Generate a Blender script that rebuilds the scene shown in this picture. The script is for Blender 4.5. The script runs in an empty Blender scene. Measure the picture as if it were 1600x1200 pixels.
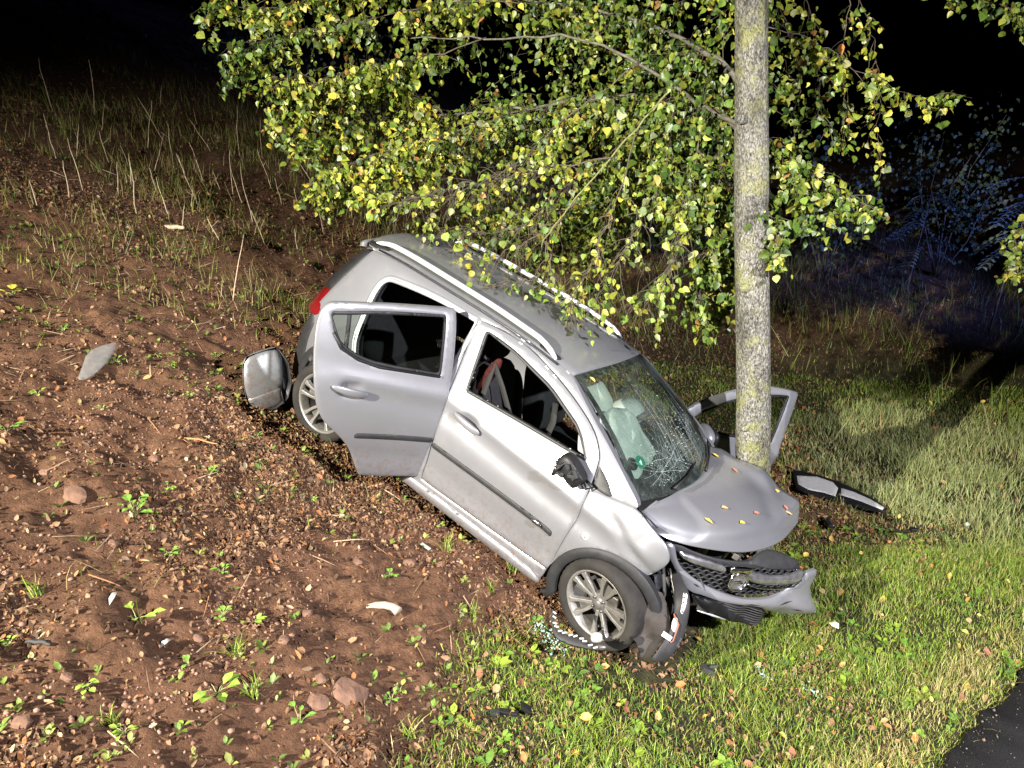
import bpy, bmesh, math, random
import numpy as np
from mathutils import Vector, Matrix
from mathutils.geometry import delaunay_2d_cdt
R = math.radians
random.seed(7); RNG = np.random.default_rng(11)
sc = bpy.context.scene
COL = sc.collection
# ------------------------------------------------------------------ camera
CAM = bpy.data.objects.new('camera', bpy.data.cameras.new('camera')); COL.objects.link(CAM)
CAM.data.sensor_width = 36.0; CAM.data.lens = 27.05; CAM.data.clip_start = .05; CAM.data.clip_end = 400
_right = (0.999503, -0.009739, -0.029988); _down = (-0.031530, -0.308726, -0.950628); _fwd = (0.0, 0.951101, -0.308879)
CAM.matrix_world = Matrix(((_right[0], -_down[0], -_fwd[0], 0), (_right[1], -_down[1], -_fwd[1], 0),
                           (_right[2], -_down[2], -_fwd[2], 2.6), (0, 0, 0, 1)))
sc.camera = CAM
# ------------------------------------------------------------------ night sky
W_ = bpy.data.worlds.new('World'); sc.world = W_; W_.use_nodes = True
_nt = W_.node_tree; _bg = _nt.nodes['Background']
_sky = _nt.nodes.new('ShaderNodeTexSky'); _sky.sky_type = 'NISHITA'; _sky.sun_disc = False
_sky.sun_elevation = R(-9); _sky.sun_rotation = R(200)
_nt.links.new(_sky.outputs[0], _bg.inputs[0]); _bg.inputs[1].default_value = 0.05
# ------------------------------------------------------------------ work lights of the rescue vehicles (night scene, no sun)
def lamp(name, loc, aim, energy, color, size_deg, blend, radius, kind='SPOT'):
    l = bpy.data.lights.new(name, kind); o = bpy.data.objects.new(name, l); COL.objects.link(o)
    l.energy = energy; l.color = color; l.shadow_soft_size = radius
    if kind == 'SPOT': l.spot_size = R(size_deg); l.spot_blend = blend
    o.location = loc
    o.rotation_euler = (Vector(aim) - Vector(loc)).to_track_quat('-Z', 'Y').to_euler()
    return o
lamp('floodlight_mast', (-6.0, -2.4, 5.2), (.6, 4.4, -.1), 18500, (1.0, .94, .82), 101, 1.0, .06)
lamp('vehicle_worklight', (4.8, -2.6, 4.9), (1.2, 4.4, -.1), 11000, (.94, .92, 1.0), 66, 1.0, .10)
lamp('blue_beacon', (11.5, 6.8, 1.0), (7.6, 11.4, 2.0), 6500, (.16, .24, 1.0), 54, 1.0, .06)
vs = sc.view_settings
vs.view_transform = 'Standard'; vs.look = 'None'; vs.exposure = 0.10; vs.gamma = 1.0; vs.use_curve_mapping = False
sc.cycles.max_bounces = 4; sc.cycles.transparent_max_bounces = 10; sc.cycles.sample_clamp_indirect = 4.0
# ------------------------------------------------------------------ helpers
def tag(o, label=None, cat=None, group=None, kind=None):
    if label: o['label'] = label
    if cat: o['category'] = cat
    if group: o['group'] = group
    if kind: o['kind'] = kind
    return o
def link(name, me, parent=None):
    o = bpy.data.objects.new(name, me); COL.objects.link(o)
    if parent is not None: o.parent = parent
    return o
def empty(name, loc=(0, 0, 0)):
    o = bpy.data.objects.new(name, None); COL.objects.link(o); o.location = loc; o.empty_display_size = .1
    return o
def mesh(name, verts, faces, mat=None, smooth=True):
    me = bpy.data.meshes.new(name); me.from_pydata([tuple(map(float, v)) for v in verts], [], faces)
    if smooth: me.polygons.foreach_set('use_smooth', [True]*len(me.polygons))
    if mat: me.materials.append(mat)
    me.update(); return me
def part(name, verts, faces, mat, parent, smooth=True):
    return link(name, mesh(name, verts, faces, mat, smooth), parent)
def trimesh(name, V, F, col=None, mat=None, smooth=False):
    """fast triangle mesh from numpy arrays with a point colour"""
    V = np.ascontiguousarray(V, np.float32); F = np.ascontiguousarray(F, np.int32)
    me = bpy.data.meshes.new(name)
    me.vertices.add(len(V)); me.vertices.foreach_set('co', V.ravel())
    me.loops.add(F.size); me.loops.foreach_set('vertex_index', F.ravel())
    me.polygons.add(len(F)); me.polygons.foreach_set('loop_start', np.arange(0, F.size, 3, dtype=np.int32))
    me.polygons.foreach_set('loop_total', np.full(len(F), 3, np.int32))
    if smooth: me.polygons.foreach_set('use_smooth', np.ones(len(F), bool))
    me.update(calc_edges=True)
    if col is not None:
        a = me.color_attributes.new('Col', 'FLOAT_COLOR', 'POINT')
        c = np.ones((len(V), 4), np.float32); c[:, :3] = col; a.data.foreach_set('color', c.ravel())
    if mat: me.materials.append(mat)
    me.validate(); return me
def batch(name, tv, tf, M, T, col, mat, smooth=False):
    """N transformed copies of one template joined in one mesh; col (N,3)"""
    tv = np.asarray(tv, float); tf = np.asarray(tf, int); n = len(T); k = len(tv)
    V = np.einsum('nij,kj->nki', M, tv) + T[:, None, :]
    F = tf[None] + (np.arange(n)*k)[:, None, None]
    return trimesh(name, V.reshape(-1, 3), F.reshape(-1, 3), np.repeat(col, k, 0), mat, smooth)
def rots(n, zmax=2*math.pi, tilt=.5, rng=RNG):
    """random rotation matrices: yaw then tilt about a random horizontal axis"""
    a = rng.uniform(0, zmax, n); t = rng.normal(0, tilt, n); b = rng.uniform(0, 2*math.pi, n)
    ca, sa = np.cos(a), np.sin(a); Z = np.zeros((n, 3, 3)); Z[:, 0, 0] = ca; Z[:, 0, 1] = -sa; Z[:, 1, 0] = sa; Z[:, 1, 1] = ca; Z[:, 2, 2] = 1
    k = np.stack([np.cos(b), np.sin(b), 0*b], 1); K = np.zeros((n, 3, 3))
    K[:, 0, 1] = -k[:, 2]; K[:, 0, 2] = k[:, 1]; K[:, 1, 0] = k[:, 2]; K[:, 1, 2] = -k[:, 0]; K[:, 2, 0] = -k[:, 1]; K[:, 2, 1] = k[:, 0]
    I = np.eye(3)[None]; Q = I + np.sin(t)[:, None, None]*K + (1-np.cos(t))[:, None, None]*(K@K)
    return Q@Z
def tube(pts, rad, n=8, cap=True):
    """verts, faces of a tube along pts (list of Vector) with radii"""
    pts = [Vector(p) for p in pts]
    if not hasattr(rad, '__len__'): rad = [rad]*len(pts)
    V, F = [], []; up = Vector((0, 0, 1)); prev = None
    for i, p in enumerate(pts):
        d = (pts[min(i+1, len(pts)-1)] - pts[max(i-1, 0)])
        d = d.normalized() if d.length > 1e-9 else Vector((0, 0, 1))
        if prev is None:
            a = d.cross(up) if abs(d.dot(up)) < .95 else d.cross(Vector((1, 0, 0)))
        else:
            a = prev - d*prev.dot(d)
        a.normalize(); b = d.cross(a); prev = a
        for k in range(n):
            t = 2*math.pi*k/n; V.append(p + (a*math.cos(t) + b*math.sin(t))*rad[i])
    for i in range(len(pts)-1):
        for k in range(n):
            F.append((i*n+k, i*n+(k+1) % n, (i+1)*n+(k+1) % n, (i+1)*n+k))
    if cap: F.append(tuple(range(n-1, -1, -1))); F.append(tuple((len(pts)-1)*n+k for k in range(n)))
    return V, F
class MB:
    def __init__(s): s.v = []; s.f = []
    def add(s, vf):
        o = len(s.v); s.v += list(vf[0]); s.f += [tuple(i+o for i in f) for f in vf[1]]; return s
    def box(s, c, size, M=None):
        c = Vector(c); o = len(s.v)
        for dx in (-.5, .5):
            for dy in (-.5, .5):
                for dz in (-.5, .5):
                    v = Vector((dx*size[0], dy*size[1], dz*size[2]))
                    s.v.append(c + (M @ v if M is not None else v))
        s.f += [tuple(i+o for i in f) for f in ((0, 1, 3, 2), (4, 6, 7, 5), (0, 4, 5, 1), (2, 3, 7, 6), (0, 2, 6, 4), (1, 5, 7, 3))]
        return s
    def part(s, name, mat, parent, smooth=True): return part(name, s.v, s.f, mat, parent, smooth)
def bevel(o, w=.006, seg=2):
    m = o.modifiers.new('bevel', 'BEVEL'); m.width = w; m.segments = seg; m.limit_method = 'ANGLE'; m.angle_limit = R(35); m.harden_normals = False
    return o
def pillow(c, size, pw=3.0, M=None, nu=20, nv=12):
    """superellipsoid: a padded block"""
    V, F = [], []; c = Vector(c)
    sg = lambda a, p: math.copysign(abs(a)**(2/p), a)
    for j in range(nv+1):
        ph = -math.pi/2 + math.pi*j/nv
        for i in range(nu):
            th = 2*math.pi*i/nu
            v = Vector((sg(math.cos(ph), pw)*sg(math.cos(th), pw)*size[0]/2, sg(math.cos(ph), pw)*sg(math.sin(th), pw)*size[1]/2, sg(math.sin(ph), pw)*size[2]/2))
            V.append(c + (M @ v if M is not None else v))
    for j in range(nv):
        for i in range(nu): F.append((j*nu+i, j*nu+(i+1) % nu, (j+1)*nu+(i+1) % nu, (j+1)*nu+i))
    return V, F
# ---- polygons and trimmed sheets
def dens(poly, step, closed=True):
    out = []; n = len(poly)
    for i in range(n if closed else n-1):
        a = np.array(poly[i], float); b = np.array(poly[(i+1) % n], float); k = max(1, int(math.ceil(np.linalg.norm(b-a)/step)))
        out += [tuple(a+(b-a)*j/k) for j in range(k)]
    if not closed: out.append(tuple(poly[-1]))
    return out
def soften(poly, it=2, corner=48):
    """corner cutting that keeps true corners"""
    for _ in range(it):
        n = len(poly); out = []
        for i in range(n):
            p, c, q = np.array(poly[i-1], float), np.array(poly[i], float), np.array(poly[(i+1) % n], float)
            a, b = c-p, q-c; la, lb = np.linalg.norm(a), np.linalg.norm(b)
            ang = math.degrees(math.acos(max(-1, min(1, float(a@b)/(la*lb+1e-12)))))
            if ang > corner:
                m = min(.012, la*.3, lb*.3); out += [tuple(c-a/la*m), tuple(c+b/lb*m)] if _ == 0 else [tuple(c)]
            else: out += [tuple(c-a*.25), tuple(c+b*.25)]
        poly = out
    return poly
def inside(P, poly):
    P = np.asarray(P, float); poly = np.asarray(poly, float); x, y = P[:, 0], P[:, 1]; r = np.zeros(len(P), bool)
    x0, y0 = poly[:, 0], poly[:, 1]; x1, y1 = np.roll(x0, -1), np.roll(y0, -1)
    for a, b, c, d in zip(x0, y0, x1, y1):
        if b != d: r ^= ((b > y) != (d > y)) & (x < (c-a)*(y-b)/(d-b)+a)
    return r
def pdist(P, poly):
    P = np.asarray(P, float); A = np.asarray(poly, float); B = np.roll(A, -1, 0); best = np.full(len(P), 1e9)
    for a, b in zip(A, B):
        d = b-a; t = np.clip(((P-a)@d)/(d@d+1e-12), 0, 1); best = np.minimum(best, np.linalg.norm(P-(a+t[:, None]*d), axis=1))
    return best
def sheet_geo(outline, holes, fmap, inward, sp=.03, thick=.012, roll=.006, ring=.009, it=2, step=.025):
    loops = [dens(soften(list(outline), it), step)] + [dens(soften(list(h), it), step) for h in holes]
    P, E = [], []
    for L in loops:
        o = len(P); P += L; E += [(o+i, o+(i+1) % len(L)) for i in range(len(L))]
    nb = len(P)
    def ok(Q, d):
        m = inside(Q, loops[0])
        for h in loops[1:]: m &= ~inside(Q, h)
        Q = Q[m]
        dd = np.full(len(Q), 1e9)
        for L in loops: dd = np.minimum(dd, pdist(Q, L))
        return Q[dd > d]
    rp = []
    for L in loops:
        A = np.array(L); t = np.roll(A, -1, 0)-np.roll(A, 1, 0); t /= np.linalg.norm(t, axis=1)[:, None]+1e-12
        nrm = np.stack([-t[:, 1], t[:, 0]], 1)
        rp.append(A+nrm*ring); rp.append(A-nrm*ring)
    rp = ok(np.concatenate(rp), ring*.8) if roll else np.zeros((0, 2))
    A = np.array(loops[0]); lo, hi = A.min(0), A.max(0)
    gx, gy = np.meshgrid(np.arange(lo[0]+sp/2, hi[0], sp), np.arange(lo[1]+sp/2, hi[1], sp))
    gx = gx + (np.arange(gx.shape[0]) % 2)[:, None]*sp/2
    Q = ok(np.stack([gx.ravel(), gy.ravel()], 1), max(ring*2, sp*.4))
    allp = [Vector(p) for p in P] + [Vector(p) for p in rp] + [Vector(p) for p in Q]
    v, e, f, ov, oe, of = delaunay_2d_cdt(allp, E, [], 0, 1e-6)
    v = np.array([(a[0], a[1]) for a in v]); f = [tuple(t) for t in f]
    c = np.array([v[list(t)].mean(0) for t in f]); m = inside(c, loops[0])
    for h in loops[1:]: m &= ~inside(c, h)
    f = [t for t, k in zip(f, m) if k]
    isb = np.array([any(i < nb for i in o) for o in ov])
    X = np.asarray(fmap(v[:, 0], v[:, 1]), float)
    inw = np.asarray(inward(v[:, 0], v[:, 1]) if callable(inward) else np.tile(np.array(inward, float), (len(v), 1)))
    X = X + inw*(isb*roll)[:, None]
    s = 0
    for t in f[::max(1, len(f)//60)]:
        nn = np.cross(X[t[1]]-X[t[0]], X[t[2]]-X[t[0]]); s += nn@(-inw[t[0]])
    if s < 0: f = [t[::-1] for t in f]
    if not thick: return X, f, [True]*len(f)
    n = len(X); Vv = np.concatenate([X, X+inw*thick]); F = list(f)+[tuple(i+n for i in t[::-1]) for t in f]; SM = [True]*len(F)
    cnt = {}
    for t in f:
        for i in range(3):
            a, b = t[i], t[(i+1) % 3]; cnt.setdefault((min(a, b), max(a, b)), []).append((a, b))
    rim = [k[0] for k in cnt.values() if len(k) == 1]
    ids = sorted({i for r in rim for i in r}); mp = {i: 2*n+j for j, i in enumerate(ids)}; m2 = {i: 2*n+len(ids)+j for j, i in enumerate(ids)}
    Vv = np.concatenate([Vv, X[ids], (X+inw*thick)[ids]])
    for a, b in rim: F.append((mp[b], mp[a], m2[a], m2[b])); SM.append(True)
    return Vv, F, SM
def sheet(name, outline, fmap, inward, mat, parent, holes=(), **k):
    V, F, SM = sheet_geo(outline, holes, fmap, inward, **k)
    me = mesh(name, V, F, mat, True); me.polygons.foreach_set('use_smooth', SM)
    return link(name, me, parent)
def frame_map(d, bulge=None):
    o, a, b, n = (np.array(d[k]) for k in 'oabn')
    def f(u, v):
        h = bulge(u, v) if bulge else 0*u
        return o + np.outer(u, a) + np.outer(v, b) + np.outer(h, n)
    return f, -n
# ---- noise
def _h(i, j, s): 
    v = np.sin(i*127.1 + j*311.7 + s*74.7)*43758.5453; return v-np.floor(v)
def vnoise(x, y, s=0):
    x = np.asarray(x, float); y = np.asarray(y, float); i, j = np.floor(x), np.floor(y); u, v = x-i, y-j; u = u*u*(3-2*u); v = v*v*(3-2*v)
    return (_h(i, j, s)*(1-u)+_h(i+1, j, s)*u)*(1-v)+(_h(i, j+1, s)*(1-u)+_h(i+1, j+1, s)*u)*v - .5
def fbm(x, y, o=4, s=0):
    r = 0; a = 1.0
    x = np.asarray(x, float); y = np.asarray(y, float)
    for k in range(o):
        r = r+a*vnoise(x, y, s+k*9); a *= .5; x, y = (x*.8-y*.6)*2.03+7.3, (x*.6+y*.8)*2.03-3.1
    return r
# ---- materials
class NT:
    def __init__(s, name):
        s.m = bpy.data.materials.new(name); s.m.use_nodes = True; s.t = s.m.node_tree; s.n = s.t.nodes; s.b = s.n['Principled BSDF']; s.out = s.n['Material Output']
    def new(s, typ, **k):
        n = s.n.new(typ)
        for a, b in k.items():
            if a.startswith('i_'):
                n.inputs[a[2:].replace('_', ' ')].default_value = b
            else: setattr(n, a, b)
        return n
    def l(s, a, b): s.t.links.new(a, b)
    def noise(s, scale, detail=4, rough=.55, coord='Object'):
        c = s.new('ShaderNodeTexCoord'); n = s.new('ShaderNodeTexNoise'); n.inputs['Scale'].default_value = scale; n.inputs['Detail'].default_value = detail; n.inputs['Roughness'].default_value = rough
        s.l(c.outputs[coord], n.inputs['Vector']); return n
    def ramp(s, fac, stops):
        r = s.new('ShaderNodeValToRGB'); e = r.color_ramp.elements
        while len(e) < len(stops): e.new(.5)
        for k, (p, c) in zip(e, stops): k.position = p; k.color = (*c, 1) if len(c) == 3 else c
        s.l(fac, r.inputs[0]); return r
    def mix(s, fac, a, b, mode='MIX'):
        m = s.new('ShaderNodeMix', data_type='RGBA', blend_type=mode)
        for sock, v in ((m.inputs[0], fac), (m.inputs[6], a), (m.inputs[7], b)):
            if hasattr(v, 'is_output'): s.l(v, sock)
            elif isinstance(v, (int, float)): sock.default_value = v
            else: sock.default_value = (*v, 1)
        return m.outputs[2]
    def bump(s, h, strength=.3, dist=.01):
        b = s.new('ShaderNodeBump'); b.inputs['Strength'].default_value = strength; b.inputs['Distance'].default_value = dist
        s.l(h, b.inputs['Height']); s.l(b.outputs[0], s.b.inputs['Normal']); return b
def mat(name, col, rough=.5, metal=0.0, var=.0, vscale=8, bump=0, bscale=60, coat=0, spec=.5, dist=.004):
    t = NT(name); b = t.b; b.inputs['Roughness'].default_value = rough; b.inputs['Metallic'].default_value = metal
    b.inputs['Coat Weight'].default_value = coat; b.inputs['Specular IOR Level'].default_value = spec
    if var:
        n = t.noise(vscale, 5); r = t.ramp(n.outputs[0], [(.3, tuple(c*(1-var) for c in col)), (.7, tuple(min(1, c*(1+var)) for c in col))])
        t.l(r.outputs[0], b.inputs['Base Color'])
    else: b.inputs['Base Color'].default_value = (*col, 1)
    if bump: t.bump(t.noise(bscale, 4).outputs[0], bump, dist)
    return t.m
def attr_mat(name, rough=.6, transl=0.0, spec=.4, bump=0, bscale=80):
    t = NT(name); a = t.new('ShaderNodeAttribute', attribute_name='Col'); n = t.noise(bscale, 3)
    r = t.ramp(n.outputs[0], [(.3, (.75, .75, .75)), (.7, (1.2, 1.2, 1.2))])
    c = t.mix(1.0, a.outputs[0], r.outputs[0], 'MULTIPLY')
    t.l(c, t.b.inputs['Base Color']); t.b.inputs['Roughness'].default_value = rough; t.b.inputs['Specular IOR Level'].default_value = spec
    if bump: t.bump(n.outputs[0], bump, .003)
    if transl:
        tr = t.new('ShaderNodeBsdfTranslucent'); t.l(c, tr.inputs[0]); mx = t.new('ShaderNodeMixShader'); mx.inputs[0].default_value = transl
        t.l(t.b.outputs[0], mx.inputs[1]); t.l(tr.outputs[0], mx.inputs[2]); t.l(mx.outputs[0], t.out.inputs[0])
    return t.m
def glass(name, tint, refl=.12, rough=.02, frost=0):
    t = NT(name); t.n.remove(t.b)
    tr = t.new('ShaderNodeBsdfTransparent'); tr.inputs[0].default_value = (*tint, 1)
    g = t.new('ShaderNodeBsdfGlossy'); g.inputs['Roughness'].default_value = rough; g.inputs[0].default_value = (1, 1, 1, 1)
    lw = t.new('ShaderNodeLayerWeight'); lw.inputs[0].default_value = refl*2
    ma = t.new('ShaderNodeMath', operation='MAXIMUM'); t.l(lw.outputs['Fresnel'], ma.inputs[0]); ma.inputs[1].default_value = refl*.5
    mx = t.new('ShaderNodeMixShader'); t.l(ma.outputs[0], mx.inputs[0]); t.l(tr.outputs[0], mx.inputs[1]); t.l(g.outputs[0], mx.inputs[2]); res = mx.outputs[0]
    if frost:      # crazed laminated glass scatters light in patches
        n = t.noise(3.2, 9, .72); n2 = t.noise(70, 5, .8); r = t.ramp(n.outputs[0], [(.44, (0, 0, 0)), (.68, (1, 1, 1))]); r2 = t.ramp(n2.outputs[0], [(.45, (.25,)*3), (.65, (1, 1, 1))])
        mu = t.new('ShaderNodeMath', operation='MULTIPLY'); t.l(r.outputs[0], mu.inputs[0]); t.l(r2.outputs[0], mu.inputs[1])
        m2 = t.new('ShaderNodeMath', operation='MULTIPLY_ADD'); t.l(mu.outputs[0], m2.inputs[0]); m2.inputs[1].default_value = frost; m2.inputs[2].default_value = .010
        df = t.new('ShaderNodeBsdfDiffuse'); df.inputs[0].default_value = (.52, .62, .56, 1)
        m3 = t.new('ShaderNodeMixShader'); t.l(m2.outputs[0], m3.inputs[0]); t.l(res, m3.inputs[1]); t.l(df.outputs[0], m3.inputs[2]); res = m3.outputs[0]
    t.l(res, t.out.inputs[0])
    return t.m
def paint_material():
    t = NT('silver_paint'); b = t.b
    big = t.noise(2.5, 4); fine = t.noise(900, 2)
    c = t.mix(t.ramp(big.outputs[0], [(.35, (0, 0, 0)), (.7, (1, 1, 1))]).outputs[0], (.185, .187, .199), (.176, .178, .188))
    dirt = t.noise(7, 8, .65); dm = t.ramp(dirt.outputs[0], [(.60, (0, 0, 0)), (.76, (.22, .22, .22))])
    c = t.mix(dm.outputs[0], c, (.30, .27, .24))
    tc = t.new('ShaderNodeTexCoord'); sx = t.new('ShaderNodeSeparateXYZ'); t.l(tc.outputs['Object'], sx.inputs[0])
    mud = t.noise(26, 9, .75); hz = t.new('ShaderNodeMapRange'); hz.inputs[1].default_value = .62; hz.inputs[2].default_value = .10; t.l(sx.outputs['Z'], hz.inputs[0])
    mm = t.new('ShaderNodeMath', operation='MULTIPLY'); t.l(hz.outputs[0], mm.inputs[0]); t.l(t.ramp(mud.outputs[0], [(.48, (0, 0, 0)), (.66, (1, 1, 1))]).outputs[0], mm.inputs[1])
    c = t.mix(mm.outputs[0], c, (.15, .095, .065))
    t.l(c, b.inputs['Base Color']); b.inputs['Metallic'].default_value = .46
    rr = t.ramp(dirt.outputs[0], [(.35, (.36,)*3), (.7, (.42,)*3)]); t.l(rr.outputs[0], b.inputs['Roughness'])
    b.inputs['Coat Weight'].default_value = .5; b.inputs['Coat Roughness'].default_value = .08
    t.bump(fine.outputs[0], .05, .0006)
    return t.m
# ------------------------------------------------------------------ terrain: red soil embankment, verge and road
def zg(x, y):
    s1 = .439*(-.965*x+.264*y+.30); s2 = .30*(-.45*x+.9*y-6.0); s2 = np.where(s2 > .8, .8+.6*np.tanh((s2-.8)/.6), s2); k = .10
    m = np.logaddexp(np.logaddexp(s1/k, s2/k), 0)*k
    m = np.where(m > 6.6, 6.6+1.6*np.tanh((m-6.6)/1.6), m)
    return -.78+m
RE0 = np.array((2.22, 3.35)); RED = np.array((.806, .592)); REN = np.array((.592, -.806))
def roadd(x, y):     # >0 on the road
    t = (x-RE0[0])*RED[0]+(y-RE0[1])*RED[1]
    return (x-RE0[0])*REN[0]+(y-RE0[1])*REN[1] + .05*np.sin(t*2.1)+.10*vnoise(t*3, 0*t, 5)+.05*vnoise(t*9, 0*t, 6)
def sst(a, b, x): t = np.clip((x-a)/(b-a), 0, 1); return t*t*(3-2*t)
def upslope(x, y): return -.965*x+.264*y
def grassm(x, y):    # 0 bare soil .. 1 grass
    q = upslope(x, y)+.55*fbm(x*.9, y*.9, 3, 3)
    g = 1-sst(.55, 1.35, q)
    far = 1-sst(8.5, 11.5, y-.10*x+1.2*vnoise(x*.6, y*.6, 8))
    litter_gap = 1-.85*np.exp(-(((x-2.55)/.75)**2+((y-6.6)/.95)**2))  # grass thins out over the leaf litter patch beside the tree
    return g*far*litter_gap
def gz(x, y):
    x = np.asarray(x, float); y = np.asarray(y, float)
    g = grassm(x, y); rd = sst(-.5, .1, roadd(x, y)); soil = (1-g)
    lump = (.05+.06*soil)*fbm(x*1.1, y*1.1, 3, 21)+.060*soil*(.5-np.abs(fbm(x*2.3, y*2.3, 3, 27)))+.085*soil*fbm(x*4.2, y*4.2, 3, 31)+.026*soil*(1-.6*np.exp(-(((x+.62)/.6)**4+((y-3.5)/1.0)**4)))*fbm(x*13, y*13, 3, 41)
    # shallow furrows pushed up by the sliding wheels
    u = x*.80-y*.60; fur = sst(.2, .8, soil)*np.exp(-((x+.8)**2+(y-3.5)**2)/3.0)
    lump = lump+.035*fur*np.sin(u*9+2.2*fbm(x, y, 2, 51))
    wheel = 1-.8*np.exp(-(((x-.4)**2+(y-4.0)**2)/.12))-.8*np.exp(-(((x+1.42)**2+(y-5.3)**2)/.12))
    return zg(x, y)+lump*(1-rd)*np.clip(wheel, .1, 1)-.03*rd
def gz1(x, y): return float(gz(np.array([x]), np.array([y]))[0])
def gnormal(x, y, e=.05):
    dx = (gz(x+e, y)-gz(x-e, y))/(2*e); dy = (gz(x, y+e)-gz(x, y-e))/(2*e); n = np.stack([-dx, -dy, np.ones_like(dx)], 1); return n/np.linalg.norm(n, axis=1)[:, None]
def axis(lo, a, b, hi, fine, grow=1.13):
    mid = list(np.arange(a, b, fine)); L = []; s = fine; p = a
    while p > lo: s *= grow; p -= s; L.append(p)
    H_ = []; s = fine; p = mid[-1]
    while p < hi: s *= grow; p += s; H_.append(p)
    return np.array(L[::-1]+mid+H_)
GX = axis(-70, -3.2, 3.6, 80, .024, 1.06); GY = axis(-12, 2.2, 6.6, 110, .024, 1.06)
xx, yy = np.meshgrid(GX, GY); zz = gz(xx, yy); ny, nx = xx.shape
idx = np.arange(nx*ny).reshape(ny, nx)
q = np.stack([idx[:-1, :-1], idx[:-1, 1:], idx[1:, 1:], idx[1:, :-1]], -1).reshape(-1, 4)
F_ = np.concatenate([q[:, [0, 1, 2]], q[:, [0, 2, 3]]])
gm = grassm(xx, yy).ravel()
def ground_material():
    t = NT('soil_and_turf'); b = t.b
    a = t.new('ShaderNodeAttribute', attribute_name='Col'); sep = t.new('ShaderNodeSeparateColor'); t.l(a.outputs[0], sep.inputs[0])
    n1 = t.noise(1.3, 6, .6); n2 = t.noise(14, 6, .65); n3 = t.noise(70, 5, .6)
    soil = t.ramp(n2.outputs[0], [(.25, (.030, .014, .008)), (.45, (.088, .043, .023)), (.60, (.145, .074, .040)), (.8, (.22, .13, .075))])
    soil2 = t.mix(t.ramp(n1.outputs[0], [(.35, (0, 0, 0)), (.65, (1, 1, 1))]).outputs[0], soil.outputs[0], (.075, .036, .020), 'MIX')
    soil3 = t.mix(.55, soil.outputs[0], soil2)
    sp = t.mix(t.ramp(n3.outputs[0], [(.55, (0, 0, 0)), (.75, (.35, .35, .35))]).outputs[0], soil3, (.22, .13, .078))
    turf = t.ramp(n2.outputs[0], [(.3, (.014, .014, .007)), (.6, (.040, .038, .014)), (.8, (.07, .052, .024))])
    c = t.mix(sep.outputs[0], sp, turf.outputs[0]); t.l(c, b.inputs['Base Color'])
    b.inputs['Roughness'].default_value = .92; b.inputs['Specular IOR Level'].default_value = .2
    v = t.new('ShaderNodeTexVoronoi'); v.inputs['Scale'].default_value = 55; tc = t.new('ShaderNodeTexCoord'); t.l(tc.outputs['Object'], v.inputs['Vector'])
    ad = t.new('ShaderNodeMath', operation='SUBTRACT'); n4 = t.noise(38, 9, .75); mu = t.new('ShaderNodeMath', operation='MULTIPLY'); t.l(v.outputs['Distance'], mu.inputs[0]); mu.inputs[1].default_value = .12; t.l(n4.outputs[0], ad.inputs[0]); t.l(mu.outputs[0], ad.inputs[1])
    t.bump(ad.outputs[0], 1.0, .035)
    return t.m
gcol = np.stack([gm, gm, gm], 1)
ground = link('ground', trimesh('ground', np.stack([xx.ravel(), yy.ravel(), zz.ravel()], 1), F_, gcol, ground_material(), True))
tag(ground, 'red brown soil embankment running down to a grass verge', 'ground', kind='structure')
# road: a sheet with its ragged edge a step above the soil under it
def road_material():
    t = NT('asphalt'); b = t.b; n = t.noise(160, 4, .7); n2 = t.noise(1.5, 5)
    r = t.ramp(n.outputs[0], [(.3, (.004, .004, .0045)), (.55, (.016, .016, .017)), (.75, (.055, .055, .055))])
    c = t.mix(t.ramp(n2.outputs[0], [(.4, (0, 0, 0)), (.7, (.5, .5, .5))]).outputs[0], r.outputs[0], (.014, .013, .012)); t.l(c, b.inputs['Base Color'])
    b.inputs['Roughness'].default_value = .95; b.inputs['Specular IOR Level'].default_value = .1; t.bump(n.outputs[0], .8, .006); return t.m
V, F = [], []; L_ = np.concatenate([np.arange(-30, -2, .5), np.arange(-2, 4, .03), np.arange(4, 60, .5)])
for t_ in L_:
    p = RE0+RED*t_; e = -(.05*math.sin(t_*2.1)+.10*float(vnoise(t_*3, 0*t_, 5))+.05*float(vnoise(t_*9, 0*t_, 6)))
    for w in (0.0, .03, .4, 2.0, 6.5):
        q_ = p+REN*(w+e); V.append((q_[0], q_[1], -.795+(.035 if w > 0 else -.04)+.03*min(w, 2)/2))
for i in range(len(L_)-1):
    for k in range(4): F.append((i*5+k, i*5+k+1, (i+1)*5+k+1, (i+1)*5+k))
road = part('road', V, F, road_material(), None); tag(road, 'dark asphalt road edge in the near corner', 'road', kind='structure')
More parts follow.
